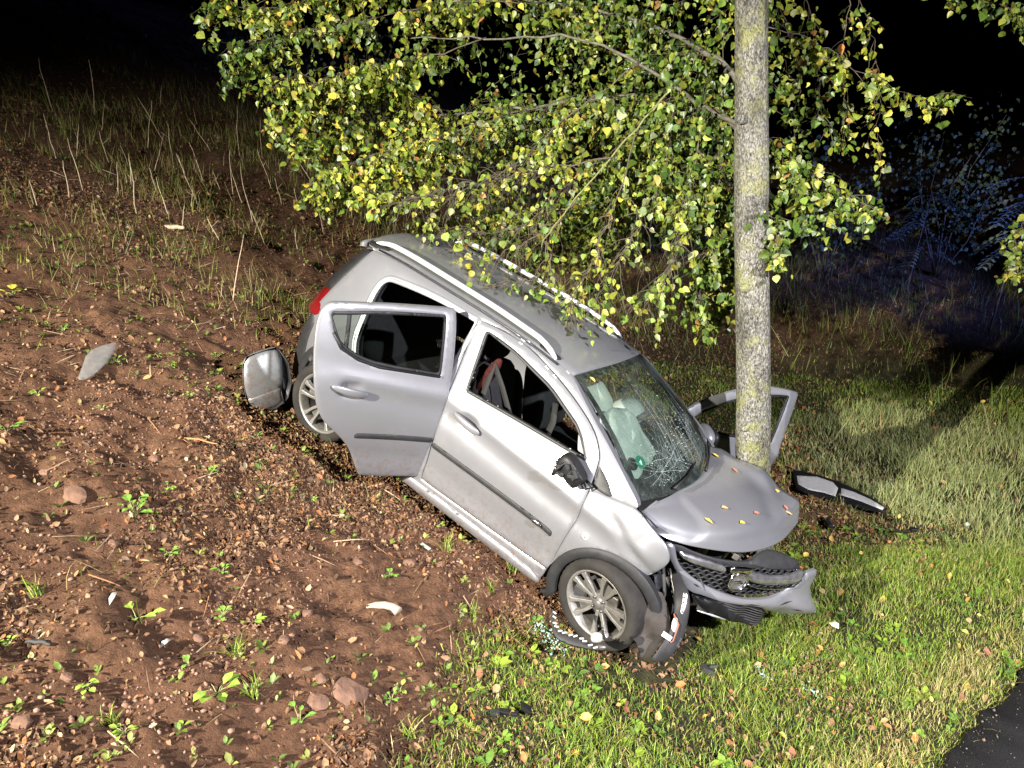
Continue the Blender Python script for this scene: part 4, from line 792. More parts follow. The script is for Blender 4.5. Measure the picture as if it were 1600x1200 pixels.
# curtain airbag remnant beside the pillar
V, F = bagged((-.56, -.62, 1.06), (.10, .05, .22), Matrix.Rotation(R(-28), 3, 'Y'), 8); part('curtain_airbag', V, F, AIRBAG, car)
V, F = pillow((-.66, 0, 1.285), (.05, .22, .065), 3, Matrix.Rotation(R(15), 3, 'Y')); part('inner_mirror', V, F, BLACKP, car)
# seats
def seat(y):
    V, F = pillow((-1.02, y, .46), (.52, .50, .20), 3.2, Matrix.Rotation(R(-8), 3, 'Y')); s_ = part('front_seat', V, F, FABRIC, car)
    Mb = Matrix.Rotation(R(-20), 3, 'Y'); V, F = pillow((-1.34, y, .80), (.17, .46, .66), 3.4, Mb); part('backrest', V, F, FABRIC, s_)
    for e in (-1, 1):
        V, F = pillow((-1.30, y+e*.20, .78), (.17, .10, .54), 2.6, Mb); part('side_bolster', V, F, FABRIC2, s_)
    V, F = pillow((-1.475, y, 1.205), (.11, .27, .19), 2.8, Mb); hr = part('headrest', V, F, FABRIC2, s_)
    for e in (-.06, .06):
        V, F = tube([(-1.44, y+e, 1.10), (-1.47, y+e, 1.20)], .007, 6); part('headrest_post', V, F, STEEL, hr)
    return s_
seat(-.36); seat(.36)
V, F = pillow((-2.12, 0, .56), (.46, 1.16, .20), 4); rs = part('rear_seat', V, F, FABRIC, car)
V, F = pillow((-2.42, 0, .86), (.18, 1.14, .62), 4, Matrix.Rotation(R(-22), 3, 'Y')); part('rear_backrest', V, F, FABRIC, rs)
for y in (-.36, .36):
    V, F = pillow((-2.56, y, 1.20), (.11, .26, .16), 2.6, Matrix.Rotation(R(-20), 3, 'Y')); part('rear_headrest', V, F, mat('headrest_grey', (.20, .195, .185), .9) if y < 0 else bpy.data.materials['headrest_grey'], rs)
def belt(path, w=.046, name='seat_belt'):
    V, F = [], []
    for i, p in enumerate(path):
        p = Vector(p); d = (Vector(path[min(i+1, len(path)-1)])-Vector(path[max(i-1, 0)])).normalized(); s_ = d.cross(Vector((.25, 1, .1))).normalized()*w/2
        for q_ in (p-s_, p+s_): V.append(q_)
    for i in range(len(path)-1): F.append((2*i, 2*i+1, 2*i+3, 2*i+2))
    o = part(name, V, F, BELT, car); m = o.modifiers.new('s', 'SOLIDIFY'); m.thickness = .003; return o
belt([(-1.33, -.60, 1.18), (-1.20, -.62, 1.08), (-1.08, -.63, .96), (-.98, -.63, .84), (-.93, -.62, .70)])
belt([(-1.33, -.60, 1.18), (-1.31, -.62, 1.0), (-1.29, -.63, .86), (-1.28, -.63, .6)])
belt([(-.84, -.60, 1.18), (-.80, -.61, 1.07), (-.80, -.61, .97), (-.83, -.60, .88)])
V, F = pillow((-1.34, -.585, 1.08), (.075, .05, .30), 2.4, Matrix.Rotation(R(14), 3, 'Y')); part('red_cloth', V, F, SEAT_RED, car)
# ---------------- front bumper and grille, pushed round towards the near side
BC, Bn, Ba, Bw = (np.array(BUMP[k]) for k in ('C', 'n', 'a', 'w'))
def bmap(off=0.0, fn=None):
    def f(u, v):
        k = np.where(u < 0, .28, .10); h = -k*u*u+off+(fn(u, v) if fn else 0)
        return BC+np.outer(u, Ba)+np.outer(v, Bw)+np.outer(h, Bn)
    return f
def bpt(u, v, off=0.0): return Vector(bmap(off)(np.array([float(u)]), np.array([float(v)]))[0])
BI = tuple(-Bn)
bump = sheet('front_bumper', BUMP['band'], bmap(0, lambda u, v: .035*np.exp(-((v+.14+.10*u*u)/.05)**2)+.012*np.sin(14*u+9*v)*sm((u-.35)/.2)), BI, PAINT, car, sp=.02, thick=.02, roll=.012, ring=.014, it=2)
bump['label'] = 'silver front bumper torn loose and sagging'
sheet('grille_backing', grow(BUMP['grille'], .004), bmap(-.045), BI, mat('grille_black', (.008, .008, .009), .6), bump, sp=.05, thick=.01, it=1)
GP = np.array(soften(BUMP['grille'], 2))
for r_, v0 in enumerate(np.arange(-.115, .10, .0235)):   # wavy mesh rows
    run = []; runs = []
    for u_ in np.arange(-.47, .54, .006):
        vv = v0-.045*u_*0+.006*math.sin(u_*2*math.pi/.060+(r_ % 2)*math.pi)
        if inside(np.array([(u_, vv)]), GP)[0] : run.append((u_, vv))
        elif run: runs.append(run); run = []
    if run: runs.append(run)
    for run in runs:
        if len(run) > 4:
            V, F = tube([bpt(u_, vv, -.022) for u_, vv in run], .0058, 5); part('grille_bar', V, F, TRIM, bump)
cl = sheet('chrome_wing', BUMP['chromeL'], bmap(.010, lambda u, v: .01*np.cos((v-.09)*40)), BI, mat('dark_chrome', (.45, .45, .47), .25, .9, var=.3, vscale=25), bump, sp=.02, thick=.015, roll=.008, it=1)
cr = sheet('chrome_wing', BUMP['chromeR'], bmap(.010, lambda u, v: .012*np.cos((v-.02)*35)), BI, bpy.data.materials['dark_chrome'], bump, sp=.02, thick=.015, roll=.008, it=1)
V, F = tube([bpt(.02, .0, .02), bpt(.16, -.030, .022), bpt(.30, -.036, .022), bpt(.46, -.020, .02), bpt(.512, .03, .02)], [.004, .006, .006, .006, .003], 8); part('chrome_edge', V, F, CHROME, bump)
bu, bvv = BUMP['badge'][0]
ringp = [bpt(bu+.064*math.cos(t), bvv+.060*math.sin(t), .030) for t in np.linspace(0, 2*math.pi, 41)]
V, F = tube(ringp, .0075, 8, False); emb = part('emblem', V, F, CHROME, bump)
bolt = [(-.078, -.004), (-.005, .006), (.004, -.010), (.078, .008), (.010, .012), (-.002, -.002)]
bolt = [(-.080, .004), (.012, .010), (.006, -.002), (.080, -.006), (-.012, -.012), (-.006, .000)]
sheet('emblem_bolt', [(bu+x, bvv+y) for x, y in bolt], bmap(.038), BI, CHROME, emb, sp=.02, thick=.010, roll=.003, ring=.003, it=0, step=.01)
V, F = pillow((0, 0, 0), (1, 1, 1), 3); Mx = Matrix((Ba, Bw, Bn)).transposed()
part('emblem_dish', [bpt(bu, bvv, .018)+Mx@Vector((v.x*.125, v.y*.118, v.z*.014)) for v in map(Vector, V)], F, bpy.data.materials['dark_chrome'], emb)
part('badge_mount', [bpt(bu-.005, bvv+.072, .016)+Mx@Vector((v.x*.17, v.y*.055, v.z*.03)) for v in map(Vector, V)], F, CHROME, bump)
sheet('bumper_top', BUMP['cover'], bmap(-.02, lambda u, v: -.9*np.clip(v-.075, 0, 1)), BI, TRIM, bump, sp=.03, thick=.015, roll=.008, it=1)
lo = sheet('lower_grille', BUMP['lower'], bmap(.012, lambda u, v: .010*np.sin(30*u)+.02*np.sin(9*u+20*v)), BI, BLACKP, bump, sp=.03, thick=.02, roll=.008, it=1)
for k in range(7):
    t0 = .10+.13*k; run = []
    for u_ in np.linspace(-.22, .32, 20):
        vt = np.interp(u_, [-.276, -.086, .268, .342], [-.128, -.142, -.183, -.219]); vb = np.interp(u_, [-.202, -.051, .152, .265, .368], [-.219, -.25, -.294, -.31, -.30]); run.append(bpt(u_, vt+(vb-vt)*t0, .020+.010*math.sin(30*u_)))
    V, F = tube(run, .0045, 5); part('lower_slat', V, F, RUBBER, lo)
# torn edge sliver of the lower lip
V, F = tube([bpt(-.21, -.222, .02), bpt(-.10, -.238, .03), bpt(.02, -.268, .025)], [.003, .007, .002], 6); part('torn_edge', V, F, WHITEP, lo)
sheet('fog_recess', [(.66, -.205), (.74, -.165), (.765, -.195), (.70, -.232)], bmap(.010), BI, BLACKP, bump, sp=.03, thick=.012, roll=.003, it=1)
for k, (u0, v0, u1, v1) in enumerate(((-.30, -.055, -.24, -.075), (.40, -.15, .52, -.13), (.55, -.19, .64, -.20), (.10, -.145, .22, -.150), (-.44, .02, -.40, -.03))):   # gouges in the bumper skin
    sheet('scrape', [(u0, v0), ((u0+u1)/2, (v0+v1)/2+.006), (u1, v1), ((u0+u1)/2, (v0+v1)/2-.005)], bmap(.0, lambda u, v: .0015+.035*np.exp(-((v+.14+.10*u*u)/.05)**2)+.012*np.sin(14*u+9*v)*sm((u-.35)/.2)), BI, TRIM, bump, sp=.02, thick=.002, roll=0, it=0)
# headlamp hole, black corner of the bumper, wheel housing liner
fm, inw = frame_map(DARKF, lambda u, v: .01*np.sin(40*u+20*v)); sheet('lamp_carrier', DARKF['p'], fm, tuple(inw), WIRE, car, sp=.02, thick=.02, it=1)
cb = MB()
for k in range(16):
    a, b = random.choice(DARKF['p']), random.choice(DARKF['p']); t = random.random(); u_, v_ = a[0]+(b[0]-a[0])*t, a[1]+(b[1]-a[1])*t
    cb.box(Vector(fm(np.array([u_]), np.array([v_]))[0])-Vector(inw)*random.uniform(.0, .02), (random.uniform(.01, .04), random.uniform(.01, .03), random.uniform(.01, .05)), Matrix.Rotation(random.random()*3, 3, 'X'))
bevel(cb.part('bracket', TRIM, car, False), .003)
fm, inw = frame_map(BCORN, lambda u, v: .05*np.cos(u*14)-.05+.012*np.sin(25*v)+.25*np.clip(u, 0, 1)**1.5*-1)
bc_ = sheet('bumper_corner', BCORN['p'], fm, tuple(inw), TRIM, car, sp=.018, thick=.014, roll=.008, it=2); bc_['label'] = 'black bumper corner hanging beside the front wheel'
fm2 = lambda u, v: fm(u, v)-np.array(inw)*.006
sl = np.array(BCORN['slot']); 
slm = sheet('perforated_flange', BCORN['slot'], fm2, tuple(inw), WHITEP, bc_, sp=.02, thick=.006, roll=.002, ring=.003, it=1)
hb_ = MB()
for k in range(5):
    p = sl[0]*.0+np.array([np.interp(k/4, [0, 1], [sl[:2, 0].mean(), sl[3:5, 0].mean()]), np.interp(k/4, [0, 1], [sl[:2, 1].mean()-.006, sl[3:5, 1].mean()+.01])])
    hb_.add(pillow(Vector(fm2(p[:1], p[1:])[0])-Vector(inw)*.002, (.009, .009, .011), 2, None, 8, 6))
hb_.part('flange_hole', BLACKP, bc_)
lbp = sheet('paper_label', BCORN['label'], fm2, tuple(inw), WHITEP, bc_, sp=.02, thick=.002, roll=0, it=0)
sheet('lamp_piece', BCORN['lamp'], lambda u, v: fm(u, v)-np.array(inw)*.012, tuple(inw), WHITEP, bc_, sp=.02, thick=.02, roll=.006, it=1)
V, F = tube([Vector(fm2(np.array([u]), np.array([v]))[0])-Vector(inw)*.012 for u, v in [(BCORN['lamp'][0][0]-.01, BCORN['lamp'][0][1]+.03), (BCORN['lamp'][2][0], BCORN['lamp'][2][1]), (BCORN['lamp'][3][0]+.02, BCORN['lamp'][3][1]-.04), (BCORN['label'][1][0]+.01, BCORN['label'][1][1]-.03)]], .004, 6); part('orange_wire', V, F, ORANGE, bc_)
fm, inw = frame_map(LINER, lambda u, v: .02*np.sin(22*u+10*v)+.015*np.sin(31*v)+.3*u*u)
ln = sheet('wheel_liner', LINER['p'], fm, tuple(inw), mat('muddy_liner', (.016, .012, .010), .8, var=.5, vscale=18, bump=.4, bscale=60), car, sp=.018, thick=.008, roll=.004, it=1)
# ---------------- wheels
def wheel(center, normal, spin=0.0):
    n = Vector(normal).normalized(); upv = Vector((0, 0, 1)); a = upv.cross(n).normalized(); b = n.cross(a)
    M = Matrix((a, b, n)).transposed().to_4x4(); M.translation = Vector(center)
    w = empty('wheel'); w.parent = car; w.matrix_local = M @ Matrix.Rotation(spin, 4, 'Z')
    NS = 72; prof = [(.222, .012), (.236, .020), (.255, .024), (.276, .018), (.290, .002), (.294, -.03), (.296, -.08), (.294, -.13), (.288, -.165), (.270, -.182), (.225, -.180)]
    V, F = [], []
    for i in range(NS):
        t = 2*math.pi*i/NS
        for k, (r_, z_) in enumerate(prof):
            rr = r_
            if 4 <= k <= 8: rr -= .006 if (i % 2 == (1 if k in (5, 7) else 0)) and k != 6 else 0
            V.append((rr*math.cos(t), rr*math.sin(t), z_))
    m = len(prof)
    for i in range(NS):
        for k in range(m-1): F.append((i*m+k, ((i+1) % NS)*m+k, ((i+1) % NS)*m+k+1, i*m+k+1))
    part('tyre', V, F, TYRE, w)
    def lathe(prof, ns=60):
        V, F = [], []; m = len(prof)
        for i in range(ns):
            t = 2*math.pi*i/ns
            for r_, z_ in prof: V.append((r_*math.cos(t), r_*math.sin(t), z_))
        for i in range(ns):
            for k in range(m-1): F.append((i*m+k, ((i+1) % ns)*m+k, ((i+1) % ns)*m+k+1, i*m+k+1))
        return V, F
    V, F = lathe([(.196, -.06), (.200, -.004), (.206, .006), (.217, .012), (.224, .008), (.224, -.02)]); rim = part('rim', V, F, ALLOY, w)
    V, F = lathe([(.202, -.008), (.196, -.10), (.20, -.17)]); part('rim_barrel', V, F, ALLOYD, rim)
    V, F = lathe([(.0005, -.075), (.13, -.075), (.132, -.085)]); part('brake_disc', V, F, STEEL, w)
    V, F = lathe([(.0005, -.14), (.21, -.14)], 40); part('dark_backing', V, F, WIRE, w)  # dark disc behind the spokes, standing in for the shade inside the wheel
    bx = MB(); bx.box((.085, .055, -.05), (.07, .10, .05)); bevel(bx.part('brake_caliper', STEEL, w, False), .01)
    for k in range(5):                      # five pairs of spokes, each pair a narrow U
        for e in (-1, 1):
            V, F = [], []; n_ = 7
            for i in range(n_):
                t = i/(n_-1); r_ = .045+t*.158; an_ = 2*math.pi*k/5+e*(R(10)+R(3.5)*t+R(3)*math.sin(math.pi*min(1, t*1.3)))
                cx, cy = r_*math.cos(an_), r_*math.sin(an_); wd = .0155-.003*math.sin(t*3)+.014*max(0, t-.75)*2; tx, ty = -math.sin(an_), math.cos(an_); z_ = -.002-.016*(1-t)+.010*t
                for sx, dz, f_ in ((-1, -.030, 1.15), (-1, 0, .8), (1, 0, .8), (1, -.030, 1.15)): V.append((cx+tx*wd*sx*f_, cy+ty*wd*sx*f_, z_+dz))
                if i: F += [((i-1)*4+q_, (i-1)*4+(q_+1) % 4, i*4+(q_+1) % 4, i*4+q_) for q_ in range(4)]
            F += [(3, 2, 1, 0), tuple((n_-1)*4+q_ for q_ in range(4))]
            bevel(part('spoke', V, F, ALLOY, rim, False), .003)
        V, F = [], []                     # dark recessed web inside each pair
        for i in range(5):
            r_ = .05+i*.028; 
            for e in (-1, 1): an_ = 2*math.pi*k/5+e*R(11); V.append((r_*math.cos(an_), r_*math.sin(an_), -.024-.008*math.sin(i*.7)))
            if i: F.append((2*i-2, 2*i-1, 2*i+1, 2*i))
        part('spoke_web', V, F, ALLOYD, rim)
    V, F = lathe([(.0005, -.010), (.022, -.010), (.026, -.014), (.030, -.022), (.062, -.020), (.070, -.028), (.074, -.05)], 40); hub = part('hub_face', V, F, ALLOYD, rim)
    V, F = lathe([(.0005, -.005), (.022, -.006), (.026, -.012)], 30); part('centre_cap', V, F, ALLOYD, hub)
    for k in range(4):
        t = math.pi/4+k*math.pi/2; V, F = tube([(.046*math.cos(t), .046*math.sin(t), -.03), (.046*math.cos(t), .046*math.sin(t), -.008)], .0095, 6); part('wheel_nut', V, F, STEEL, hub)
    return w
wheel((-.012, -.775, .300), (-.16, -.95, -.145), R(10))
wheel((-2.392, -.775, .268), (0, -1, -.04), R(28))
wheel((-.02, .70, .29), (.25, .95, .12), .4); wheel((-2.385, .775, .29), (0, 1, 0), .9)
# ------------------------------------------------------------------ the tree
def cr_path(P, n):
    P = np.array(P, float); return [catmull(P, t) for t in np.linspace(0, len(P)-1, n)]
def bark_material():
    t = NT('lichen_bark'); b = t.b; tc = t.new('ShaderNodeTexCoord'); mp = t.new('ShaderNodeMapping'); mp.inputs['Scale'].default_value = (1, 1, .5); t.l(tc.outputs['Object'], mp.inputs[0])
    def nz(s, d, r):
        n = t.new('ShaderNodeTexNoise'); n.inputs['Scale'].default_value = s; n.inputs['Detail'].default_value = d; n.inputs['Roughness'].default_value = r; t.l(mp.outputs[0], n.inputs[0]); return n
    n1 = nz(95, 9, .8); n2 = nz(5, 5, .6); n3 = nz(150, 4, .7)
    base = t.ramp(n1.outputs[0], [(.38, (.014, .013, .011)), (.47, (.10, .096, .083)), (.55, (.26, .25, .22)), (.68, (.46, .45, .41))])
    l = t.noise(5, 8, .8); lm = t.ramp(l.outputs[0], [(.50, (0, 0, 0)), (.60, (1, 1, 1))]); sp = t.ramp(n3.outputs[0], [(.42, (0, 0, 0)), (.56, (1, 1, 1))])
    m = t.new('ShaderNodeMath', operation='MULTIPLY'); t.l(lm.outputs[0], m.inputs[0]); t.l(sp.outputs[0], m.inputs[1])
    m2 = t.new('ShaderNodeMath', operation='MULTIPLY'); t.l(m.outputs[0], m2.inputs[0]); m2.inputs[1].default_value = .85
    dk = t.ramp(n2.outputs[0], [(.36, (.40, .39, .36)), (.50, (.95, .95, .92)), (.70, (1.35, 1.35, 1.3))]); bs = t.mix(1.0, base.outputs[0], dk.outputs[0], 'MULTIPLY')
    c = t.mix(m2.outputs[0], bs, (.27, .275, .07))
    t.l(c, b.inputs['Base Color']); b.inputs['Roughness'].default_value = .9; b.inputs['Specular IOR Level'].default_value = .2
    v = t.new('ShaderNodeTexVoronoi'); v.feature = 'DISTANCE_TO_EDGE'; v.inputs['Scale'].default_value = 34; t.l(mp.outputs[0], v.inputs[0])
    ad = t.new('ShaderNodeMath', operation='ADD'); t.l(n1.outputs[0], ad.inputs[0]); t.l(v.outputs[0], ad.inputs[1]); t.bump(ad.outputs[0], 1.0, .03); return t.m
BARK = bark_material(); TWIG = mat('twig', (.055, .042, .026), .85, var=.4, vscale=30)
LIMBM = mat('limb_bark', (.075, .07, .05), .9, var=.6, vscale=25, bump=.5, bscale=60); TWIGY = mat('lichen_twig', (.13, .13, .045), .9, var=.4, vscale=60)
tb_ = TRUNK[0]
tree = empty('roadside_tree', (tb_[0], tb_[1], gz1(tb_[0], tb_[1]))); T0 = np.array(tree.location)
tag(tree, 'tall tree with pale lichen covered trunk and yellowing leaves beside the car', 'tree')
P = cr_path([np.array(TRUNK[0])+np.array([.02, 0, -.25])]+[np.array(p) for p in TRUNK], 70); V, F = [], []; NT_ = 40
for i, p in enumerate(P):
    z = p[2]; r0 = np.interp(z, [-.9, -.6, .1, 1.3, 2.4, 3.4, 4.6], [.185, .150, .1225, .113, .106, .098, .088])
    for k in range(NT_):
        t = 2*math.pi*k/NT_; cx, cy = math.cos(t), math.sin(t)
        rr = r0*(1+.08*float(fbm(np.array(cx*1.6+z*.8), np.array(cy*1.6-z*.5), 3, 61))+.05*float(fbm(np.array(t*7), np.array(z*7), 3, 62))+(.10*max(0, (-.35-z))*math.sin(5*t) if z < -.35 else 0))
        V.append((p[0]+rr*cx-T0[0], p[1]+rr*cy-T0[1], z-T0[2]))
for i in range(len(P)-1):
    for k in range(NT_): F.append((i*NT_+k, i*NT_+(k+1) % NT_, (i+1)*NT_+(k+1) % NT_, (i+1)*NT_+k))
trunk = part('trunk', V, F, BARK, tree)
# knots and scars, little snags
for px_, z_ in ((-.11, 2.62), (-.09, 1.55), (-.10, .62)):
    zc = z_; pc = min(P, key=lambda q_: abs(q_[2]-zc)); V, F = pillow(Vector(pc)-Vector(T0)+Vector((px_*.8, -.085, 0)), (.085, .06, .06), 2.2, None, 10, 6); part('knot', V, F, BARK, trunk)
rl_ = random.Random(3)
limb_pts = []
for L, r0 in zip(LIMBS+LIMBS2, (.024, .022, .016, .022, .008, .016, .018, .012)):
    pts = cr_path(L, 26); pts = [p+np.array([rl_.gauss(0, .008) for _ in range(3)]) for p in pts]
    V, F = tube([Vector(p-T0) for p in pts], [r0*(1-.78*i/25) for i in range(26)], 8); part('limb', V, F, LIMBM if r0 > .012 else TWIGY, tree); limb_pts.append(pts)
# leaf template: pointed heart, folded along the midrib, drooping tip
lo_ = [(0, 0, 0), (.38, .10, .06), (.50, .42, .10), (.30, .74, .05), (0, 1.06, -.10), (-.30, .74, .05), (-.50, .42, .10), (-.38, .10, .06), (0, .5, -.02)]
LT = np.array([(x, y, z) for x, y, z in lo_]); LF = [(8, 0, 1), (8, 1, 2), (8, 2, 3), (8, 3, 4), (8, 4, 5), (8, 5, 6), (8, 6, 7), (8, 7, 0)]
twv, twf = [], []
LP, LD = [], []          # leaf attachment and hanging direction
def add_twig(path, r0):
    V, F = tube([Vector(p-T0) for p in path], [r0*(1-.8*i/(len(path)-1)) for i in range(len(path))], 5); o = len(twv); twv.extend(V); twf.extend([tuple(i+o for i in f) for f in F])
def leafy(path, per, spread):
    for a, b in zip(path[:-1], path[1:]):
        for _ in range(per):
            t = rl_.random(); p = a+(b-a)*t+np.array([rl_.gauss(0, spread), rl_.gauss(0, spread), rl_.gauss(0, spread)-spread*.5]); LP.append(p); LD.append(b-a)
def droop_twig(p, d, L, n=6):
    d = d/np.linalg.norm(d); path = [p]
    for i in range(n):
        d = d+np.array([rl_.gauss(0, .22), rl_.gauss(0, .22), rl_.gauss(-.16, .15)]); d /= np.linalg.norm(d); path.append(path[-1]+d*L/n)
    return path
for si, Sx in enumerate(SPRAYS):
    main = cr_path(Sx, 22); main = [p+np.array([rl_.gauss(0, .012) for _ in range(3)]) for p in main]
    add_twig(main, .006 if si < 17 else .004)
    dirn = main[-1]-main[0]
    for i in range(3, 22):
        k = 1 if si in (19, 20, 21, 22, 23, 24, 25, 26) else 2 if si in (17, 18) else (3 if si in (10, 11, 12, 13) else 5)
        for _ in range(k):
            d = (main[min(i+1, 21)]-main[i-1]); d = d/np.linalg.norm(d)+np.array([rl_.gauss(0, .8), rl_.gauss(0, .9), rl_.gauss(-.15, .6)])
            tw = droop_twig(main[i], d, rl_.uniform(.14, .36)*(1.0 if si < 17 else .75)); add_twig(tw, .0028); leafy(tw[1:], 2 if si not in (20, 21, 22, 23) else 1, .018)
    leafy(main[6:], 1, .03)
# denser, deeper foliage inside the crown
for k in range(480):
    L = limb_pts[rl_.choice([0, 0, 0, 1, 1, 3, 6, 6, 7, 7])]; i = rl_.randrange(4, 26); p = L[i]
    d = np.array([rl_.gauss(-.15, 1), rl_.gauss(.25, .9), rl_.gauss(-.2, .8)]); tw = droop_twig(p, d, rl_.uniform(.2, .85), 8); add_twig(tw, .003); leafy(tw[1:], 4, .045)
o = part('twigs', twv, twf, TWIG, tree); o['kind'] = 'stuff'
LP = np.array(LP); nL_ = len(LP); lr = np.random.default_rng(4)
# keep leaves out of the car body, the camera side and below the roof line
C2 = np.array(CARM.inverted()); Q = np.c_[LP, np.ones(nL_)]@C2.T
keep = ~((np.abs(Q[:, 1]) < .95) & (Q[:, 2] < 1.50) & (Q[:, 0] > -3.0) & (Q[:, 0] < .8))
over = (np.abs(Q[:, 1]) < .66) & (Q[:, 0] > -2.8) & (Q[:, 0] < -.75) & (Q[:, 2] < 2.3); keep &= ~(over & (np.random.default_rng(8).random(nL_) > .16))
LP = LP[keep]; nL_ = len(LP)
def leaf_frames(n, rng):
    """leaf hangs: y axis (tip) mostly downward, normal anywhere but rather outward"""
    tip = np.stack([rng.normal(0, .6, n), rng.normal(0, .6, n), rng.normal(-.75, .45, n)], 1); tip /= np.linalg.norm(tip, axis=1)[:, None]
    nr = np.stack([rng.normal(-.2, .7, n), rng.normal(-.35, .7, n), rng.normal(.45, .6, n)], 1); nr -= tip*(nr*tip).sum(1)[:, None]; nr /= np.linalg.norm(nr, axis=1)[:, None]
    x = np.cross(tip, nr); return np.stack([x, tip, nr], 2)
PAL = np.array([(.085, .15, .018), (.13, .20, .022), (.19, .25, .03), (.27, .30, .04), (.34, .33, .045), (.42, .34, .04), (.10, .15, .05), (.22, .24, .11), (.32, .16, .05), (.055, .10, .014)])
PW = np.array([.13, .18, .22, .16, .10, .04, .06, .05, .015, .07]); PW /= PW.sum()
ci = lr.choice(len(PAL), nL_, p=PW); cols = PAL[ci]*lr.uniform(.6, 1.15, (nL_, 1))
hue_shade = fbm(LP[:, 0]*1.7+LP[:, 2]*.9, LP[:, 1]*1.7-LP[:, 2]*1.3, 3, 141); hm = np.clip(.5+1.3*hue_shade, 0, 1)[:, None]   # clumps turn yellower or darker; the dark ones paint in the crown's inner shade
cols = cols*(np.array([.50, .60, .62])*(1-hm)+np.array([1.22, 1.10, 1.0])*hm)
M = leaf_frames(nL_, lr); sz = np.clip(lr.normal(.044, .013, nL_), .018, .075); M[:, :, 2] *= lr.normal(1.0, 1.3, nL_)[:, None]; M[:, :, 0] *= lr.uniform(.65, 1.15, nL_)[:, None]; 
LEAF = attr_mat('tree_leaf', .45, .22, .5, .25, 60)
order = np.argsort(((LP-np.array([0, 0, 2.6]))**2).sum(1)); vis = []
camR = np.array([_right, _down, _fwd])
pc = (LP-np.array([0, 0, 2.6]))@camR.T; ux = 512+769.4*pc[:, 0]/pc[:, 2]; uy = 384+769.4*pc[:, 1]/pc[:, 2]
vis = [i for i in order if 0 < ux[i] < 1024 and 0 < uy[i] < 768][:300]; vset = set(vis)
rest = np.array([i for i in range(nL_) if i not in vset])
me = batch('crown', LT, LF, M[rest]*sz[rest][:, None, None], LP[rest]-T0, cols[rest], LEAF, True); o = link('crown', me, tree); o['kind'] = 'stuff'
variants = [trimesh('leaf', LT, LF, np.tile(c, (9, 1)), LEAF, True) for c in PAL]
for i in vis:
    o = link('leaf', variants[ci[i]], tree); m4 = Matrix([list(r)+[0] for r in (M[i]*sz[i])]+[[0, 0, 0, 1]]); m4.translation = Vector(LP[i]-T0); o.matrix_local = m4
# ------------------------------------------------------------------ ground cover
gr = np.random.default_rng(21)
CARI = np.array(CARM.inverted())
def under_car(x, y, z):
    q_ = np.c_[x, y, z, np.ones(len(x))]@CARI.T
    return (q_[:, 0] > -2.75) & (q_[:, 0] < .55) & (np.abs(q_[:, 1]) < .74)
def sample(n, x0, x1, y0, y1, dens):
    x = gr.uniform(x0, x1, n); y = gr.uniform(y0, y1, n); k = gr.random(n) < dens(x, y); x, y = x[k], y[k]
    return x, y, gz(x, y)
def frames(x, y, tilt, nz_mix=1.0):
    n = len(x); N = gnormal(x, y); N = N+gr.normal(0, tilt, (n, 3)); N /= np.linalg.norm(N, axis=1)[:, None]
    a = gr.uniform(0, 2*math.pi, n); t = np.stack([np.cos(a), np.sin(a), 0*a], 1); t -= N*(t*N).sum(1)[:, None]; t /= np.linalg.norm(t, axis=1)[:, None]
    return np.stack([t, np.cross(N, t), N], 2)
# grass blades: three bent segments
BT = np.array([(-.5, 0, 0), (.5, 0, 0), (-.40, .10, .45), (.40, .10, .45), (-.24, .34, .80), (.24, .34, .80), (0, .68, 1.0)]); BF_ = [(0, 1, 3), (0, 3, 2), (2, 3, 5), (2, 5, 4), (4, 5, 6)]
def blades(x, y, z, hgt, wid, lean, cols, name, mat_):
    n = len(x); a = gr.uniform(0, 2*math.pi, n); ca, sa = np.cos(a), np.sin(a); M = np.zeros((n, 3, 3))
    M[:, 0, 0] = ca*wid; M[:, 1, 0] = sa*wid; M[:, 0, 1] = -sa*hgt*lean; M[:, 1, 1] = ca*hgt*lean; M[:, 0, 2] = gr.normal(0, .25, n)*hgt; M[:, 1, 2] = gr.normal(0, .25, n)*hgt; M[:, 2, 2] = hgt
    M[:, 2, 1] = -.35*hgt*lean
    return batch(name, BT, BF_, M, np.stack([x, y, z-.004], 1), cols, mat_)
GRASS = attr_mat('grass_blade', .5, .30, .4)
GPAL = np.array([(.11, .19, .018), (.16, .26, .025), (.22, .31, .03), (.07, .125, .014), (.31, .28, .085), (.42, .34, .15), (.28, .33, .05), (.13, .20, .06)])
def gcols(n, w): w = np.array(w, float); return GPAL[gr.choice(len(GPAL), n, p=w/w.sum())]*gr.uniform(.75, 1.25, (n, 1))
off = lambda x, y: roadd(x, y) < -.0
den = lambda x, y: np.clip(grassm(x, y)*(.85+.9*fbm(x*1.7, y*1.7, 3, 71)), .0, 1)*off(x, y)
xs, ys, zs = zip(*[sample(165000, -1.0, 4.8, 2.3, 5.6, den), sample(120000, .5, 8.5, 5.2, 9.5, lambda x, y: den(x, y)*.75), sample(26000, 2, 15, 9, 14, lambda x, y: den(x, y)*.6)])
x, y, z = map(np.concatenate, (xs, ys, zs)); k = ~under_car(x, y, z) & ~inside(np.c_[x, y], grow([(p[0], p[1]) for p in STRIP], .03)); x, y, z = x[k], y[k], z[k]; n = len(x)
tall = sst(.3, 1.2, 1.0*np.exp(-(((x-4.6)/1.7)**2+((y-7.2)/1.6)**2))*2.2); rim_d = np.exp(-((roadd(x, y)+.22)/.16)**2)
